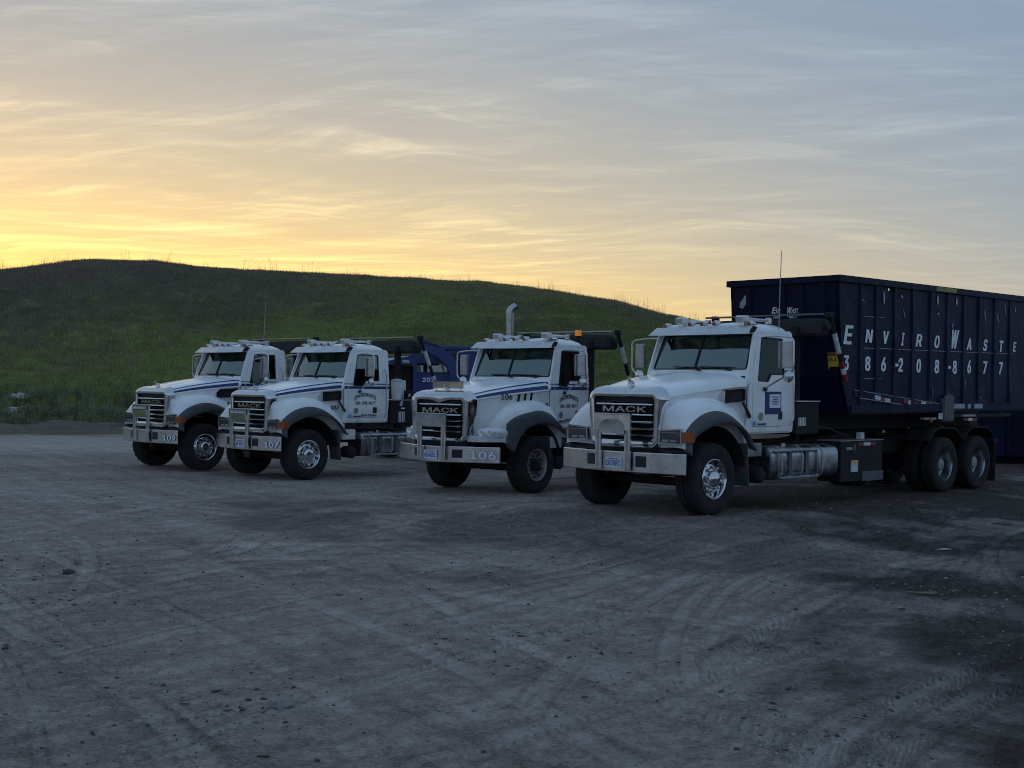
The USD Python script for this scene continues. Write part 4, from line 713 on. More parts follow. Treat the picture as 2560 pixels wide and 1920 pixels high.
# ------------------------------------------------------------------ the navy container on the right-hand truck
NAVY = usdkit.material(stage, '/World/Looks/navy_steel', {
    'tc': ('texture_coordinate', {}), 'n': ('noise_texture', {'scale': 1.1, 'detail': 5.0}), 'r': ('rgb_ramp', {'ramp': [(0.35, (0.0014, 0.0026, 0.011)), (0.65, (0.0034, 0.006, 0.026))]}),
    'm': ('mapping', {'scale': (9.0, 9.0, 1.6), 'rotation': (0.12, 0.15, 0.0)}), 'n2': ('noise_texture', {'scale': 1.0, 'detail': 3.0, 'roughness': 0.6}), 'r2': ('rgb_ramp', {'ramp': [(0.70, (0, 0, 0)), (0.735, (1, 1, 1))]}), 'n3': ('noise_texture', {'scale': 0.8, 'detail': 2.0}), 'r3': ('rgb_ramp', {'ramp': [(0.50, (0, 0, 0)), (0.6, (1, 1, 1))]}),
    'sc': ('mix', {'mix_type': 'multiply', 'fac': 1.0}), 'mix': ('mix', {'color2': (0.07, 0.085, 0.11)}), 'bn': ('noise_texture', {'scale': 2.2, 'detail': 3.0}), 'b': ('bump', {'strength': 1.0, 'distance': 0.03}), 'p': ('principled_bsdf', {'roughness': 0.45, 'specular_ior_level': 0.14}),
}, [('tc.object', 'n.vector'), ('n.fac', 'r.fac'), ('tc.object', 'm.vector'), ('m.vector', 'n2.vector'), ('n2.fac', 'r2.fac'), ('tc.object', 'n3.vector'), ('n3.fac', 'r3.fac'), ('r2.color', 'sc.color1'), ('r3.color', 'sc.color2'), ('r.color', 'mix.color1'), ('sc.color', 'mix.fac'), ('mix.color', 'p.base_color'), ('tc.object', 'bn.vector'), ('bn.fac', 'b.height'), ('b.normal', 'p.normal')], surface='p.BSDF')
BLUE = Pn('blue_truck_paint', (0.007, 0.018, 0.09), (0.013, 0.032, 0.14), 2.0, (0.3, 0.5), coat_weight=0.2)
STENCIL = Pn('stencil_white', (0.55, 0.58, 0.60), (0.80, 0.82, 0.83), 12.0, (0.5, 0.7))
SCRAPE = Pn('bare_scrape', (0.20, 0.22, 0.26), (0.34, 0.36, 0.40), 9.0, (0.4, 0.6))
KHAKI = Pn('worn_label', (0.16, 0.15, 0.05), (0.30, 0.27, 0.10), 8.0, (0.6, 0.8))
def truck_point(num, l):
    X, Y, a = POSE[num]; c, s = math.cos(a), math.sin(a)
    return (X + l[0] * c - l[1] * s, Y + l[0] * s + l[1] * c, l[2] + LIFT[num])
class At:
    """a thing whose parts are given in the coordinates of a truck but stored about its own base"""
    def __init__(self, num, base, name, label, category, group=None):
        self.o = np.array(base, float); self.T = thing(name, label, category, truck_point(num, base), POSE[num][2], group)
    def put(self, name, mesh, mat, smooth=False, parent=None, **k):
        m = mesh.copy(); m.apply_translation(-self.o); return put(parent or self.T, name, m, mat, smooth, **k)
C0 = (-7.6, 0.0, 1.47)
K = At('105', C0, 'roll_off_container', 'long open-topped navy waste container on the right-hand truck, big stencilled phone number', 'waste container')
YS = 1.105; XF, XR = -4.24, -12.0; tilt = lambda x: (XF - x) * .0078
fx = lambda z: float(np.interp(z, [1.5, 2.1, 3.74], [XF - .36, XF - .12, XF]))
def sidefn(u, v, w): return u, YS + w, v + tilt(u)
def dent(x, z): return 0.030 * (meshkit.fbm(np.stack([x * 1.4, z * 1.1, x * 0 + 3.3], -1), 3, 71) - 0.5)
for sd in (1, -1):
    f = (lambda m: m) if sd > 0 else mir
    sp = Polygon([(XR, 1.6), (fx(1.6), 1.6), (fx(2.1), 2.1), (XF, 3.78), (XR, 3.78)])
    if sd > 0: sp = sp.difference(Point(-5.92, 3.702 - tilt(-5.92)).buffer(.028))
    w = K.put('side_wall', f(panel(sp, lambda u, v, w: (u, YS - w + dent(u, v) * (np.abs(u + 7.7) < 3.4), v + tilt(u)), .012, .16)), NAVY, 30)
    for x in (-4.98, -5.50, -6.13, -6.78, -7.45, -8.11, -8.78, -9.43, -10.11, -10.80):
        L = []
        for z in np.linspace(1.60, 3.78, 12):
            d = float(dent(np.array(x), np.array(z))); q = .028 * (1 + .25 * math.sin(z * 5 + x * 3))
            L.append([(x + a, YS + b + d, z + tilt(x)) for a, b in ((.085, -.004), (.055, q), (-.055, q), (-.085, -.004))])
        K.put('side_rib', f(loft(L, closed=True, capa=True, capb=True)), NAVY, 20, parent=w)
    K.put('top_rail', f(extr(sbox(XR - .08, 3.735, XF + .055, 3.845), sidefn, -.06, .062)), NAVY, parent=w)
    K.put('bottom_rail', f(extr(sbox(XR, 1.50, XF - .40, 1.64), sidefn, -.10, .035)), NAVY, parent=w)
    K.put('rear_post', f(extr(sbox(XR - .05, 1.50, XR + .10, 3.74), sidefn, -.08, .045)), NAVY, parent=w)
    K.put('front_post', f(cat([hullp(*[(fx(z) + q, YS + y, z) for q in (0, -.08) for y in (-.06, .012) for z in zz]) for zz in ((3.74, 2.1), (2.1, 1.5))])), NAVY, parent=w)
K.put('front_wall', cat([hullp(*[(fx(z) - q, y, z) for q in (.0, .02) for z in zz for y in (-YS + .01, YS - .01)]) for zz in ((1.5, 2.1), (2.1, 3.74))]), NAVY)
K.put('front_top_rail', bx(XF + .065, XF - .07, -1.17, 1.17, 3.733, 3.843, .006), NAVY)
for y in (-.72, .0, .36, .80): K.put('front_rib', hullp(*[(fx(z) + q, y + p, z) for z in (2.1, 3.733) for q, p in ((-.005, -.07), (-.005, .07), (.035, -.045), (.035, .045))]), NAVY)
K.put('floor', bx(XF - .4, XR, -1.09, 1.09, 1.47, 1.52).apply_transform(trimesh.transformations.rotation_matrix(.0078, [0, 1, 0], [XF, 0, 1.5])), NAVY)
K.put('rear_wall', bx(XR, XR - .03, -YS, YS, 1.56, 3.80), NAVY)
for y in (-.48, .48): K.put('skid_rail', bx(XF - .5, XR, y - .06, y + .06, 1.40, 1.47), BLACK)
def stencil(ch, x, z0, h, w, slant=0.0):
    m = text(ch, h, (x + w / 2, YS, 0), depth=.01, w=None); v = m.vertices; u = -(v[:, 0] - v[:, 0].max()); u = u / u.max() * w
    zz = v[:, 2]; xx = x + w / 2 - u - (zz / h - .5) * slant * h
    yy = YS + dent(xx, zz + z0) + .004 + (v[:, 1] - YS) * .4
    m.vertices = np.column_stack([xx, yy, zz + z0 + tilt(x)]); return cat([m.copy().apply_translation([d, .0006 * k, 0]) for k, d in enumerate((-.011, 0, .011))])
# letters stand between the ribs, as wide as the stencils were
for ch, x, z0, h, w in (('E', -4.56, 2.69, .31, .235), ('N', -5.245, 2.74, .215, .19), ('V', -5.80, 2.735, .215, .17), ('I', -6.40, 2.725, .22, .06), ('R', -7.02, 2.725, .22, .20), ('O', -7.70, 2.72, .22, .17), ('W', -8.41, 2.735, .34, .26), ('A', -9.02, 2.725, .215, .17), ('S', -9.70, 2.725, .215, .15), ('T', -10.40, 2.725, .215, .16), ('E', -11.02, 2.745, .19, .10)):
    K.put('stencil_letter', stencil(ch, x, z0 - tilt(x), h, w, .22), STENCIL)
for ch, x, w in (('3', -4.50, .155), ('8', -5.205, .155), ('6', -5.745, .155), ('-', -6.165, .10), ('2', -6.345, .145), ('0', -7.02, .15), ('8', -7.71, .155), ('-', -8.16, .10), ('8', -8.42, .15), ('6', -9.02, .135), ('7', -9.71, .15), ('7', -10.40, .15)):
    if ch == '-': K.put('stencil_digit', bx(x - w / 2, x + w / 2, YS, YS + .034, 2.335, 2.385), STENCIL); continue
    K.put('stencil_digit', stencil(ch, x, 2.25 - tilt(x) + (0.085 if ch == '-' else 0) + (.02 if x < -9 else 0), .235 if ch != '-' else .05, w, .06), STENCIL)
for x0, x1, z0, z1 in ((-5.04, -10.98, 2.633, 2.69), (-5.0, -5.75, 3.18, 3.19), (-4.95, -5.68, 2.10, 2.107)):
    K.put('weld_line', tube([(x, YS + float(dent(np.array(x), np.array(z0))) + .006, z0 + (z1 - z0) * (x - x0) / (x1 - x0)) for x in np.linspace(x0, x1, 24)], .006, 5), SCRAPE)
for x0, x1, y0, m in ((-5.44, -5.64, 1.822, WHT), (-5.645, -5.79, 1.79, RED), (-5.795, -5.975, 1.77, WHT), (-6.45, -6.62, 1.758, RED), (-6.625, -6.80, 1.735, WHT), (-6.805, -6.99, 1.71, RED), (-7.10, -7.28, 1.715, WHT), (-7.285, -7.44, 1.695, RED), (-7.445, -7.63, 1.675, WHT)):
    K.put('reflector_strip', hullp(*[(x, YS + .018 + q, y0 - .085 * (x - x0) / (-1.0) * -1 * 0 + z - (x0 - x) * .09) for x in (x0, x1) for q in (0, .004) for z in (0, -.075)]), m)
K.put('reflector_bar', hullp(*[(x, YS + q, z + dz) for x, z in ((-4.75, 1.90), (-7.85, 1.66)) for q in (.0, .017) for dz in (.0, -.11)]), NAVY); K.put('reflector_bar_edge', tube([(-4.75, YS + .02, 1.905), (-7.85, YS + .02, 1.665)], .006, 5), SCRAPE)
K.put('lower_edge_line', tube([(-4.9, YS + .04, 1.765), (-6.35, YS + .04, 1.655)], .008, 5), SCRAPE)
yw = .14
K.put('front_lettering', cat(text('E', .105, (fx(3.3) + .006, -.245, 3.235), (0, 1, 0), w=.075, slant=.25), text('NVIRO', .078, (fx(3.3) + .006, -.160, 3.235), (0, 1, 0), w=.21, slant=.25), text('W', .105, (fx(3.3) + .006, .058, 3.226), (0, 1, 0), w=.095, slant=.25), text('ASTE', .078, (fx(3.3) + .006, .158, 3.226), (0, 1, 0), w=.17, slant=.25)), STENCIL)
K.put('front_phone_lettering', text('386-208-8677', .06, (fx(3.18) + .006, -.22, 3.150), (0, .9995, -.02), w=.49), STENCIL)
sg = K.put('warning_sign', hullp(*[(fx(z) + .006 + q, y, z) for q in (0, .004) for y in (.785, 1.065) for z in (2.295, 2.535)]), YELLOW)
K.put('sign_header', hullp(*[(fx(z) + .0105 + q, y, z) for q in (0, .002) for y in (.79, 1.06) for z in (2.475, 2.53)]), ORANGE, parent=sg)
K.put('sign_lettering', cat(text('NO RIDING', .032, (fx(2.5) + .013, .925, 2.486), (0, 1, 0), w=.2, anchor='c'), bx(fx(2.4) + .011, fx(2.4) + .014, .81, 1.04, 2.392, 2.400), [bx(fx(2.42) + .011, fx(2.42) + .014, y, y + .018, 2.41, 2.45) for y in (.82, .89, .93, 1.0)]), LETTER, parent=sg)
K.put('sign_backing', hullp(*[(fx(z) + .003 + q, y, z) for q in (0, .002) for y, z in ((.79, 2.30), (.90, 2.30), (.79, 2.17), (.82, 2.16))]), SCRAPE, parent=sg)
K.put('paint_scrape', hullp(*[(fx(z) + .004 + q, y, z) for q in (0, .002) for y, z in ((-.93, 3.36), (-.86, 3.34), (-.76, 3.46), (-.67, 3.62), (-.70, 3.64), (-.80, 3.58), (-.92, 3.44))]), SCRAPE)
K.put('rail_label', extr(sbox(-8.35, 3.752, -7.55, 3.835), sidefn, .0625, .065), KHAKI)
rg = np.random.default_rng(5)
for x, z, w, h, a in [(-5.72, 3.56, .07, .28, .05), (-4.98, 3.45, .05, .06, .5), (-6.35, 3.60, .10, .08, .2), (-6.44, 3.30, .03, .16, .3), (-7.70, 3.62, .11, .22, .1), (-7.72, 3.36, .10, .04, -.3), (-8.45, 3.62, .09, .20, .0), (-9.66, 3.42, .04, .30, .3), (-10.22, 3.40, .04, .24, .25), (-10.55, 3.58, .04, .28, .2), (-7.50, 1.86, .05, .2, .1), (-8.82, 2.05, .05, .2, .15), (-8.3, 3.16, .05, .14, -.3), (-11.02, 3.60, .05, .14, .0), (-9.8, 3.86, .05, .05, .1), (-9.45, 1.78, .05, .05, .2)]:
    P_ = [(x + a * (t / h) * .1 - (math.cos(g_) * w / 2 * rg.uniform(.5, 1)), z + math.sin(g_) * h / 2 * rg.uniform(.7, 1)) for g_ in np.linspace(0, 6.28, 9)[:-1] for t in (math.sin(g_) * h,)]
    K.put('paint_scrape', hullp(*[(u, YS + (.034 if min(abs(u - r) for r in (-4.98, -5.50, -6.13, -6.78, -7.45, -8.11, -8.78, -9.43, -10.11, -10.80)) < .05 else .012) + q, v) for u, v in P_ for q in (0, .003)]), SCRAPE)
for x0, x1 in ((-8.34, -8.80), (-8.92, -9.05), (-9.20, -9.55)): K.put('worn_patch', bx(x0, x1, YS + .0355, YS + .038, 1.575, 1.665), SCRAPE)
# the truck's own gear below the container
T5 = '/World/roll_off_truck'
tb = put(T5, 'tool_box', bx(-4.30, -5.68, .70, 1.15, .34, 1.03, .01), BLACK); put(tb, 'tool_box_lid_edge', bx(-4.28, -5.70, .69, 1.16, 1.03, 1.045), DULL)
for x0, x1, m in ((-4.86, -5.03, RED), (-5.04, -5.26, WHT), (-5.27, -5.45, RED)): put(tb, 'box_reflector', bx(x0, x1, 1.15, 1.153, .945, 1.0), m)
put(tb, 'box_latch', bx(-4.47, -4.66, 1.15, 1.156, .88, .93), DULL); put(tb, 'box_handle', bx(-4.72, -4.74, 1.15, 1.165, .84, .97), STEEL)
lb = put(tb, 'box_label', bx(-4.63, -4.86, 1.15, 1.153, .50, .70), WHT); put(lb, 'box_label_header', bx(-4.63, -4.86, 1.153, 1.155, .665, .70), YELLOW)
put(tb, 'box_lower_panel', bx(-4.98, -5.69, 1.150, 1.165, .335, .50), PLASTIC); put(T5, 'work_light', bx(-5.0, -5.12, 1.02, 1.12, 1.05, 1.17, .01), WHT)
hp_ = put(T5, 'side_post', bx(-7.86, -8.31, 1.06, 1.165, 1.33, 1.77, .008), PLASTIC)
put(T5, 'hinge_plate', hullp(*[(x, y, z) for y in (1.166, 1.18) for x, z in ((-7.9, 1.80), (-8.1, 1.86), (-8.28, 1.80), (-8.28, 1.36), (-7.9, 1.36))]), PLASTIC)
put(T5, 'rear_side_rail', bx(-8.31, -10.9, 1.0, 1.12, 1.40, 1.475, .008), BLACK)
for x0, x1, m in ((-8.72, -8.90, RED), (-8.91, -9.08, WHT), (-9.09, -9.26, RED)): put(T5, 'rear_reflector', bx(x0, x1, 1.12, 1.165, 1.335, 1.39), m)
put(T5, 'rear_step_light', bx(-8.66, -9.2, 1.12, 1.17, 1.42, 1.46), DULL)
lt = put(T5, 'side_marker', bx(-7.18, -7.66, 1.06, 1.14, 1.37, 1.41), DULL); put(lt, 'marker_lens', lathe([(.05, 0), (.04, .03), (0, .035)], (-7.43, 1.14, 1.36), 14), AMBER)
put(T5, 'post_sign', bx(-7.69, -7.86, 1.16, 1.166, 1.38, 1.49), WHT)
for x in (-7.94, -9.31):
    o = Polygon([(x + .60, .98), (x + .45, 1.15), (x + .30, 1.22), (x - .38, 1.22), (x - .52, 1.15), (x - .72, .98), (x - .70, .97), (x - .50, 1.13), (x - .37, 1.195), (x + .29, 1.195), (x + .43, 1.13), (x + .58, .97)])
    for sd in (1, -1): put(T5, 'rear_mudguard', extr(o, XZ, sd * .62, sd * 1.19), BLACK)
for sd in (1, -1):
    put(T5, 'rear_mud_flap', bx(-10.02, -10.05, sd * .65, sd * 1.19, .12, .92), RUBBER); put(T5, 'flap_bracket', bx(-9.9, -10.06, sd * .45, sd * 1.22, .90, .96), BLACK)
put(T5, 'hydraulic_hose', tube(bend([(-3.6, .95, 1.25), (-4.0, 1.0, 1.28), (-4.7, .98, 1.12), (-5.3, .8, 1.06)], .3), .018, 6), RUBBER)

# ------------------------------------------------------------------ things behind: oil jugs, blue front-loader, second container
J = At('107', (-3.50, .80, 1.715), 'white_jug', 'tapered white plastic jug standing on the black tank behind the cab numbered 107', 'jug')
J.put('body', loft([[(-3.50 + r * math.cos(t), .80 + r * math.sin(t), z) for t in np.linspace(0, 6.283, 17)[:-1]] for z, r in ((1.716, .10), (1.73, .112), (2.05, .135), (2.12, .138), (2.15, .125))], capb=True), DUSTY, 40)
J.put('lid', lathe([(.142, 0), (.142, .03), (.10, .06), (.03, .075), (0, .075)], (-3.50, .80, 2.12), 18, axis=2), WHT, 40)
J2 = At('107', (-3.74, .66, 1.715), 'white_canister', 'square white plastic canister beside the tapered jug behind the cab numbered 107', 'canister')
J2.put('body', bx(-3.63, -3.84, .56, .76, 1.716, 2.16, .03), DUSTY, 30); J2.put('cap', cyl((-3.72, .66, 2.15), (-3.72, .66, 2.19), .03, 10), CAVE)
put('/World/roll_off_truck_002', 'valve_box', bx(-3.66, -3.86, .86, .99, 1.716, 1.93, .01), BLACK); put('/World/roll_off_truck_002', 'valve_tag', bx(-3.70, -3.75, .99, .994, 1.78, 1.85), WHT); put('/World/roll_off_truck_002', 'gantry_tag', bx(-3.59, -3.66, .741, .745, 2.0, 2.17), WHT)

fl = thing('front_loader_truck', 'blue front-loading refuse truck with curved lift arm, 201 on its cab door', 'truck', (-2.3, 40.0, 0.0), math.radians(2))
O = lambda m: m.apply_translation([2.3, 0, 0])
def fput(name, m, mat, smooth=False, parent=None): return put(parent or fl, name, O(m), mat, smooth)
cabm = extr(rpoly([(-3.09, .9), (-3.09, 2.90), (-3.02, 2.985), (-1.62, 2.985), (-1.50, 2.90), (-1.50, .9)], .06).difference(rpoly([(-2.97, 2.41), (-2.97, 2.665), (-2.20, 2.665), (-2.05, 2.52), (-2.05, 2.41)], .02)), XZ, -1.2, -1.14)
fput('cab', cat(cabm, bx(-3.08, -1.51, -1.135, 1.1, .9, 2.97)), BLUE, 30)
fput('cab_window', bx(-2.97, -2.05, -1.165, -1.16, 2.41, 2.665), GLASS)
fput('window_ledge', bx(-2.98, -1.75, -1.225, -1.2, 2.37, 2.385), BLUE); fput('roof_ledge', bx(-2.98, -1.9, -1.235, -1.2, 2.70, 2.72), BLUE)
dr = fput('door', bx(-2.93, -1.86, -1.212, -1.2, 1.1, 2.33, .004), BLUE)
fput('cab_number', text('201', .125, (-2.79, -1.212, 2.105), (1, 0, 0), w=.36), SILVER, parent=dr)
arm = [(-2.80, 3.36), (-2.32, 3.20), (-2.12, 3.06), (-1.86, 2.86), (-1.72, 2.55), (-1.70, 2.1), (-1.72, 1.5), (-1.93, 1.5), (-1.90, 2.1), (-1.93, 2.42), (-2.06, 2.66), (-2.36, 2.90), (-2.62, 3.05), (-2.86, 3.10)]
fput('lift_arm', extr(Polygon(arm).buffer(.03), XZ, -1.42, -1.28), BLUE); fput('lift_arm', extr(Polygon(arm).buffer(.03), XZ, 1.25, 1.38), BLUE)
fput('arm_crossbar', hullp(*[(x, y, z) for y in (-1.42, 1.38) for x, z in ((-2.86, 3.38), (-2.30, 3.22), (-2.86, 3.30), (-2.30, 3.14))]), BLUE)
cy = fput('arm_cylinder', tube([(-2.55, -1.35, 3.0), (-2.42, -1.35, 3.10), (-2.30, -1.35, 3.18)], [.05, .05, .035], 8), DULL)
fput('hopper', cat(bx(-2.05, 1.9, -1.2, 1.2, 1.0, 3.13, .02)), BLUE); fput('hopper_rim', bx(-2.25, 2.0, -1.27, 1.27, 3.10, 3.215, .015), BLUE)
for x in (-1.60, -.75, .1, .95): fput('hopper_rib', bx(x, x + .12, -1.26, -1.2, 1.0, 3.1), BLUE)
fput('container_lettering', text('ENVIRO', .28, (-1.0, -1.206, 2.3), (1, 0, 0), w=1.5), SILVER)
fput('front_canopy', extr(Polygon([(-3.09, 2.97), (-3.2, 2.93), (-4.3, 2.80), (-4.3, 2.60), (-3.09, 2.64)]), XZ, -1.2, 1.1), BLUE)
fput('canopy_panel', hullp(*[(x, y, z) for y in (-1.21, -1.2) for x, z in ((-3.20, 2.90), (-3.30, 2.865), (-4.28, 2.63), (-4.28, 2.76))]), DUSTY)
fput('canopy_lettering', text('DIESEL', .075, (-3.41, -1.206, 2.69), (1, 0, 0), w=.22), SILVER)
fput('lower_body', cat(bx(-4.2, 2.7, -.5, .5, .55, .9), bx(-4.15, -3.15, -.9, 1.0, .95, 2.6)), BLACK)
for x in (-2.4, .9, 2.2):
    for s in (-1, 1): 
        w = numbered(fl + '/wheel'); UsdGeom.Xform.Define(stage, w)
        put(w, 'tyre', O(lathe([(.28, .12), (.45, .15), (.51, .12), (.52, .05), (.52, -.05), (.51, -.12), (.45, -.15), (.28, -.12)], (x, s * 1.05, .52), 32)), RUBBER, 40); put(w, 'rim', O(lathe([(.28, .10), (.24, .02), (0, .02)], (x, s * 1.05, .52), 24, flip=s)), DULL, 40)
b2 = thing('roll_off_container', 'navy waste container standing on the ground beyond the rear of the right-hand truck', 'waste container', (17.6, 36.6, 0), math.radians(-8))
put(b2, 'body', cat(bx(-4.2, 4.2, -1.2, -1.17, .22, 2.5), bx(-4.2, 4.2, 1.17, 1.2, .22, 2.5), bx(-4.2, -4.17, -1.17, 1.17, .22, 2.5), bx(4.17, 4.2, -1.17, 1.17, .22, 2.5), bx(-4.17, 4.17, -1.17, 1.17, .22, .26)), NAVY)
for k in range(11): put(b2, 'side_rib', bx(-4.2 + .8 * k, -4.08 + .8 * k, -1.27, -1.2, .25, 2.4, .01), NAVY)
put(b2, 'top_rail', cat(bx(-4.28, 4.28, -1.29, -1.15, 2.45, 2.58), bx(-4.28, 4.28, 1.15, 1.29, 2.45, 2.58), bx(-4.28, -4.14, -1.15, 1.15, 2.45, 2.58), bx(4.14, 4.28, -1.15, 1.15, 2.45, 2.58)), NAVY)
for y in (-.5, .5): put(b2, 'skid_rail', bx(-4.2, 4.2, y - .06, y + .06, .0, .22), BLACK)

# ------------------------------------------------------------------ grass, weeds, stones and litter
def leafmat(name, c1, c2):
    return usdkit.material(stage, '/World/Looks/' + name, {'o': ('object_info', {}), 'r': ('rgb_ramp', {'ramp': [(0.0, c1), (1.0, c2)]}), 'd': ('diffuse_bsdf', {}), 't': ('translucent_bsdf', {}), 'm': ('mix_closure', {'fac': 0.3})},
                           [('o.random', 'r.fac'), ('r.color', 'd.color'), ('r.color', 't.color'), ('d.BSDF', 'm.closure1'), ('t.BSDF', 'm.closure2')], surface='m.closure')
def blades(n, h, spread, w, seed, lean=.5, head=0.0):
    r = np.random.default_rng(seed); V, F = [], []
    for k in range(n):
        b = r.normal(0, spread, 2); a = r.uniform(0, 6.28); hh = h * r.uniform(.55, 1.1); ln = hh * lean * r.uniform(.1, 1); d = np.array([math.cos(a), math.sin(a)]); s = np.array([-d[1], d[0]]) * w * r.uniform(.6, 1.3)
        p = [(*(b - s), -.03), (*(b + s), -.03), (*(b + d * ln * .35 + s * .8), hh * .55), (*(b + d * ln * .35 - s * .8), hh * .55), (*(b + d * ln), hh)]
        o = len(V); V += p; F += [[o, o + 1, o + 2], [o, o + 2, o + 3], [o + 3, o + 2, o + 4]]
        if head:
            for q in range(3):
                t = np.array([*(b + d * ln * (1 - .13 * q)), hh * (1 - .09 * q)]); o = len(V); e = r.normal(0, head, (3, 3)); V += [tuple(t + x) for x in e]; F.append([o, o + 1, o + 2])
    return trimesh.Trimesh(V, F, process=False)
def scatter(name, protos, pts, scale, **data):
    pi = UsdGeom.PointInstancer.Define(stage, '/World/' + name); rel = []
    for k, (m, mt) in enumerate(protos):
        usdkit.mesh(stage, '/World/%s/kind_%d' % (name, k), m, mt); rel.append('/World/%s/kind_%d' % (name, k))
    pi.CreatePrototypesRel().SetTargets([Sdf.Path(r) for r in rel])
    n = len(pts); ang = rng.uniform(0, 2 * np.pi, n)
    pi.CreateProtoIndicesAttr(Vt.IntArray.FromNumpy(rng.integers(0, len(protos), n).astype(np.int32)))
    pi.CreatePositionsAttr(Vt.Vec3fArray.FromNumpy(pts.astype(np.float32)))
    pi.CreateScalesAttr(Vt.Vec3fArray.FromNumpy((np.broadcast_to(scale, (n,))[:, None] * rng.uniform(.8, 1.2, (n, 3))).astype(np.float32)))
    pi.CreateOrientationsAttr(Vt.QuathArray([Gf.Quath(float(math.cos(t / 2)), 0.0, 0.0, float(math.sin(t / 2))) for t in ang]))
    for k, v in data.items(): pi.GetPrim().SetCustomDataByKey(k, v)
GR3 = leafmat('hill_grass_bright', (0.24, 0.265, 0.085), (0.42, 0.44, 0.15))
GR1, GR2 = leafmat('hill_grass_green', (0.145, 0.168, 0.062), (0.32, 0.34, 0.115)), leafmat('hill_grass_dry', (0.19, 0.16, 0.12), (0.34, 0.285, 0.215))
WEED, STALK = leafmat('weed_green', (0.17, 0.19, 0.11), (0.34, 0.36, 0.22)), leafmat('dry_stalk', (0.085, 0.068, 0.045), (0.14, 0.115, 0.075))
def on_hill(n, a0, a1, d0, d1, keep=None):
    a, d = np.radians(rng.uniform(a0, a1, n)), np.sqrt(rng.uniform(d0 ** 2, d1 ** 2, n)); p = np.column_stack([d * np.sin(a), d * np.cos(a), hill_z(a, d)])
    return p if keep is None else p[keep(p, a, d)]
brown = lambda p: np.clip((-14 - p[:, 0]) / 26, -.3, 1) * .55 + np.clip((p[:, 2] - 3.0) / 5, -.7, 1) * .5 + (meshkit.fbm(p * .09, 3, 55) - .5) * 1.3
gp = on_hill(60000, -25, 13, 60.5, 101, lambda p, a, d: (p[:, 2] > .05))
isb = brown(gp) + rng.normal(0, .2, len(gp)) > .30
isl = (meshkit.fbm(gp * np.array([.055, .10, .1]), 4, 57) + .10 * np.clip((-gp[:, 0] - 5) / 20, -1, 1) - .05 * (gp[:, 2] > 7) > .53) & ~isb
scatter('bright_hill_grass', [(blades(14, .14, .22, .013, s, .9), GR3) for s in (21, 22)], gp[isl], 1.0, label='patches of brighter yellow green grass on the hill', category='grass', kind='stuff')
isb2 = isb | isl
scatter('hill_grass', [(blades(14, .13, .22, .012, s, .9), GR1) for s in (1, 2, 3)], gp[~isb2], 1.0, label='short green grass covering the hill', category='grass', kind='stuff')
scatter('dry_hill_grass', [(blades(16, .24, .24, .010, s, .8), GR2) for s in (4, 5, 6)], gp[isb], 1.0, label='brown dry grass on the upper left of the hill', category='grass', kind='stuff')
wp = on_hill(6500, -25, 8, 58.6, 67, lambda p, a, d: rng.uniform(0, 1, len(p)) < np.clip(1.25 - np.abs(d - 60.5) / 5.5, .05, 1) * np.clip(meshkit.fbm(p * .35, 3, 61) * 2.2 - .45, .12, 1))
scatter('verge_weeds', [(blades(22, .62, .16, .016, s, .45, .03), WEED) for s in (7, 8, 9)] + [(blades(16, .75, .14, .008, 10, .4, .03), STALK)], wp, rng.uniform(.3, .9, len(wp)), label='tall rough weeds along the foot of the hill', category='weeds', kind='stuff')
def crest(n, a0, a1):
    a = np.radians(rng.uniform(a0, a1, n)); ii = np.interp(a, haz, np.arange(len(haz))).astype(int); e = (hz - CAM_H) / hrad[None]; e[:, hrad < 70] = -9
    dd = hrad[np.argmax(e[ii], 1)] + rng.normal(-.3, .8, n); return np.column_stack([dd * np.sin(a), dd * np.cos(a), hill_z(a, dd)])
cp = np.vstack([crest(150, -24, 13)] + [crest(n, a, b) for n, a, b in ((30, -22.4, -20.8), (26, -20.6, -19.4), (16, -16.2, -15.2), (26, -12.6, -10.6), (14, -7.4, -6.8), (14, 1.0, 2.4), (34, 4.6, 7.0), (20, 7.4, 11))])
scatter('crest_weeds', [(blades(4, .95, .20, .009, s, .4, .022), STALK) for s in (11, 12, 13)], cp, rng.uniform(.2, 1.0, len(cp)) ** 1.4, label='thin dry weed stalks standing along the crest of the hill', category='weeds', kind='stuff')
def pebble(seed, fl=.6):
    m = trimesh.creation.icosphere(1, 1.0); v = m.vertices; m.vertices = v * (0.7 + .6 * meshkit.noise(v * 1.6 + seed * 7.7, seed))[:, None] * [1, .75, fl]; return m
STONE = [Pn('stone_grey', (0.10, 0.095, 0.09), (0.20, 0.19, 0.18), 9.0, (0.8, 0.95)), Pn('stone_dark', (0.025, 0.024, 0.024), (0.055, 0.052, 0.05), 9.0, (0.8, 0.95)), Pn('stone_pale', (0.28, 0.27, 0.26), (0.42, 0.41, 0.39), 9.0, (0.8, 0.95)), Pn('stone_mid', (0.19, 0.18, 0.17), (0.30, 0.285, 0.27), 14.0, (0.8, 0.95))]
def on_ground(n, spread=30, right=0.0):
    a = np.radians(rng.uniform(-27, 27, n)); d = 4.6 * np.exp(rng.uniform(0, 1, n) * math.log(34 / 4.6)); x, y = d * np.sin(a), d * np.cos(a)
    k = rng.uniform(0, 1, n) < (np.clip(meshkit.fbm(np.stack([x, y, x * 0], -1) * .5, 3, 81) * 2.4 - .75 + right * np.clip(x / 6, -.6, 1), .06, 1)); x, y = x[k], y[k]
    return np.column_stack([x, y, ground_z(x, y)])
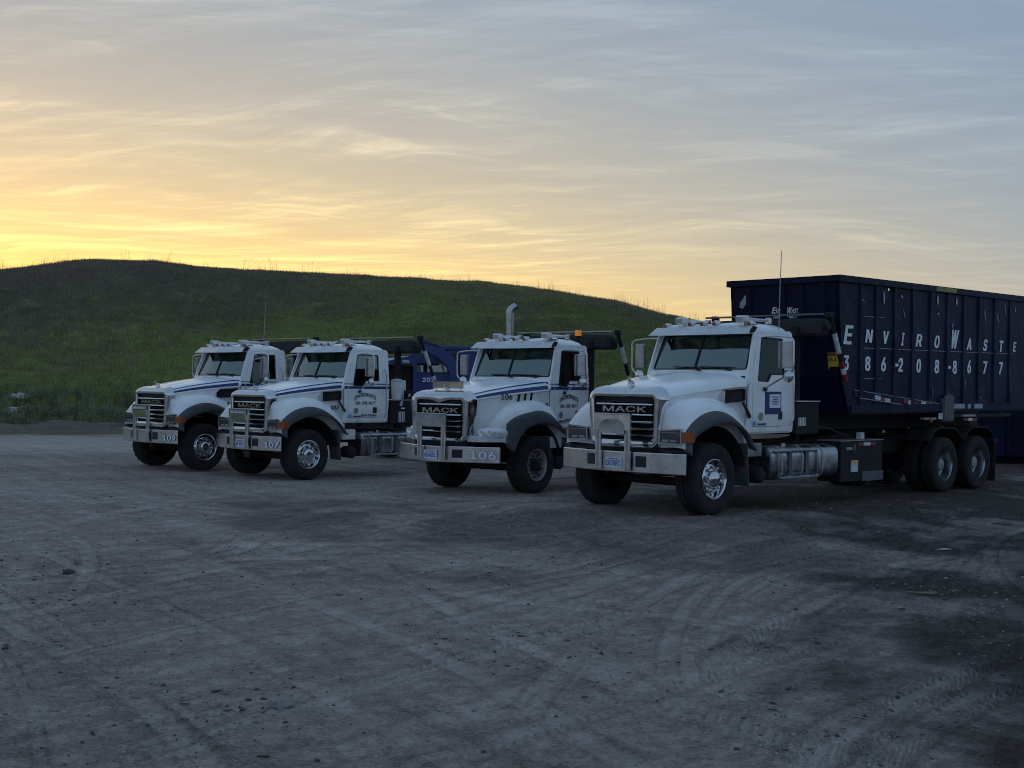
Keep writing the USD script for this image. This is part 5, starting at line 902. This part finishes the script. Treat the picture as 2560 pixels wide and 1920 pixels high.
pp = on_ground(26000); scatter('loose_gravel', [(pebble(s), STONE[(0, 3, 0)[s - 1]]) for s in (1, 2, 3)] + [(pebble(4), STONE[1])], pp, np.clip(np.exp(rng.normal(math.log(.0075), .55, len(pp))), .003, .022), label='loose gravel strewn over the dirt yard', category='gravel', kind='stuff')
WOOD = [Pn('wood_chip_pale', (0.15, 0.12, 0.085), (0.28, 0.23, 0.17), 8.0, (0.8, 0.95)), Pn('wood_chip_dark', (0.035, 0.028, 0.022), (0.075, 0.06, 0.045), 8.0, (0.8, 0.95))]
cw = on_ground(4600, right=.8); scatter('wood_chips', [(bx(-.5, .5, -.11 - .03 * k, .11, -.05, .07, .03), WOOD[k % 2]) for k in range(4)], cw + [0, 0, .006], np.clip(np.exp(rng.normal(math.log(.026), .6, len(cw))), .008, .07), label='scattered wood chips and bark on the dirt', category='wood chips', kind='stuff')
def stone(name, label, x, y, s, mat, seed, grp=None, flat=.55):
    m = trimesh.creation.icosphere(3, 1.0); v = m.vertices; n = meshkit.fbm(v * 1.5 + seed * 3.1, 3, seed); m.vertices = v * (0.65 + .7 * n)[:, None] * np.array([1.0, .7, flat]) * s
    z = float(ground_z(np.array([x]), np.array([y]))[0]); p = thing(name, label, 'stone', (x, y, z + s * .12), seed * 1.3, grp); put(p, 'surface', m, mat, 30)
def solo(name, label, catg, mesh, mat, x, y, rz):
    z = float(ground_z(np.array([x]), np.array([y]))[0]); t = numbered('/World/' + name); m = usdkit.mesh(stage, t, mesh, mat); m.AddTranslateOp().Set(Gf.Vec3d(x, y, z)); m.AddRotateZOp().Set(rz)
    m.GetPrim().SetCustomDataByKey('label', label); m.GetPrim().SetCustomDataByKey('category', catg)
def rock(s, seed, flat=.5):
    m = trimesh.creation.icosphere(3, 1.0); v = m.vertices; n = meshkit.fbm(v * 1.5 + seed * 3.1, 3, seed); m.vertices = v * (0.65 + .7 * n)[:, None] * np.array([1.0, .7, flat]) * s + [0, 0, s * .12]; return m
solo('stone', 'pale angular stone lying alone in the left foreground dirt', 'stone', rock(.075, 3, .40), STONE[0], -1.42, 7.96, 20)
solo('stone', 'small dark stone lying in the dirt ahead of the truck numbered 107', 'stone', rock(.075, 5, .5), STONE[1], -4.6, 13.2, 70)
solo('broken_board', 'broken pale wood splinters on dark mulch right of the nearest wheel', 'wood', cat(bx(-.14, .12, -.012, .012, 0.01, .025, .004), bx(-.06, .17, .012, .03, .012, .026, .004).apply_transform(trimesh.transformations.rotation_matrix(.4, [0, 0, 1]))), WOOD[0], 4.13, 12.65, -20)
solo('broken_board', 'pale flat wood scrap on the dirt below the truck numbered 106', 'wood', bx(-.16, .16, -.02, .02, .004, .016, .004), WOOD[0], -.6, 17.2, 8)
solo('litter_scrap', 'pale scrap of plastic on dark ground in front of the tool box', 'litter', hullp((-.12, 0, .005), (.13, .015, .008), (.04, .04, .02), (-.05, -.04, .01), (0, 0, .028)), STONE[2], 5.56, 16.16, 10)
for k, (a, d, s) in enumerate(((-21.3, 64.6, .42), (-21.55, 62.4, .50), (-19.9, 62.0, .30))):
    p = np.array([d * math.sin(math.radians(a)), d * math.cos(math.radians(a))]); z = float(hill_z(np.array([math.radians(a)]), np.array([d]))[0])
    t = numbered('/World/rubble_lump'); m = usdkit.mesh(stage, t, rock(s, 11 + k, .5), STONE[2]); m.AddTranslateOp().Set(Gf.Vec3d(p[0], p[1], z))
    m.GetPrim().SetCustomDataByKey('label', ('pale concrete lump highest among the weeds at the foot of the hill, far left', 'pale concrete lump in the verge weeds, lower left of the highest one', 'small pale rubble lump in the weeds, nearest the trucks of the three')[k]); m.GetPrim().SetCustomDataByKey('category', 'rubble')
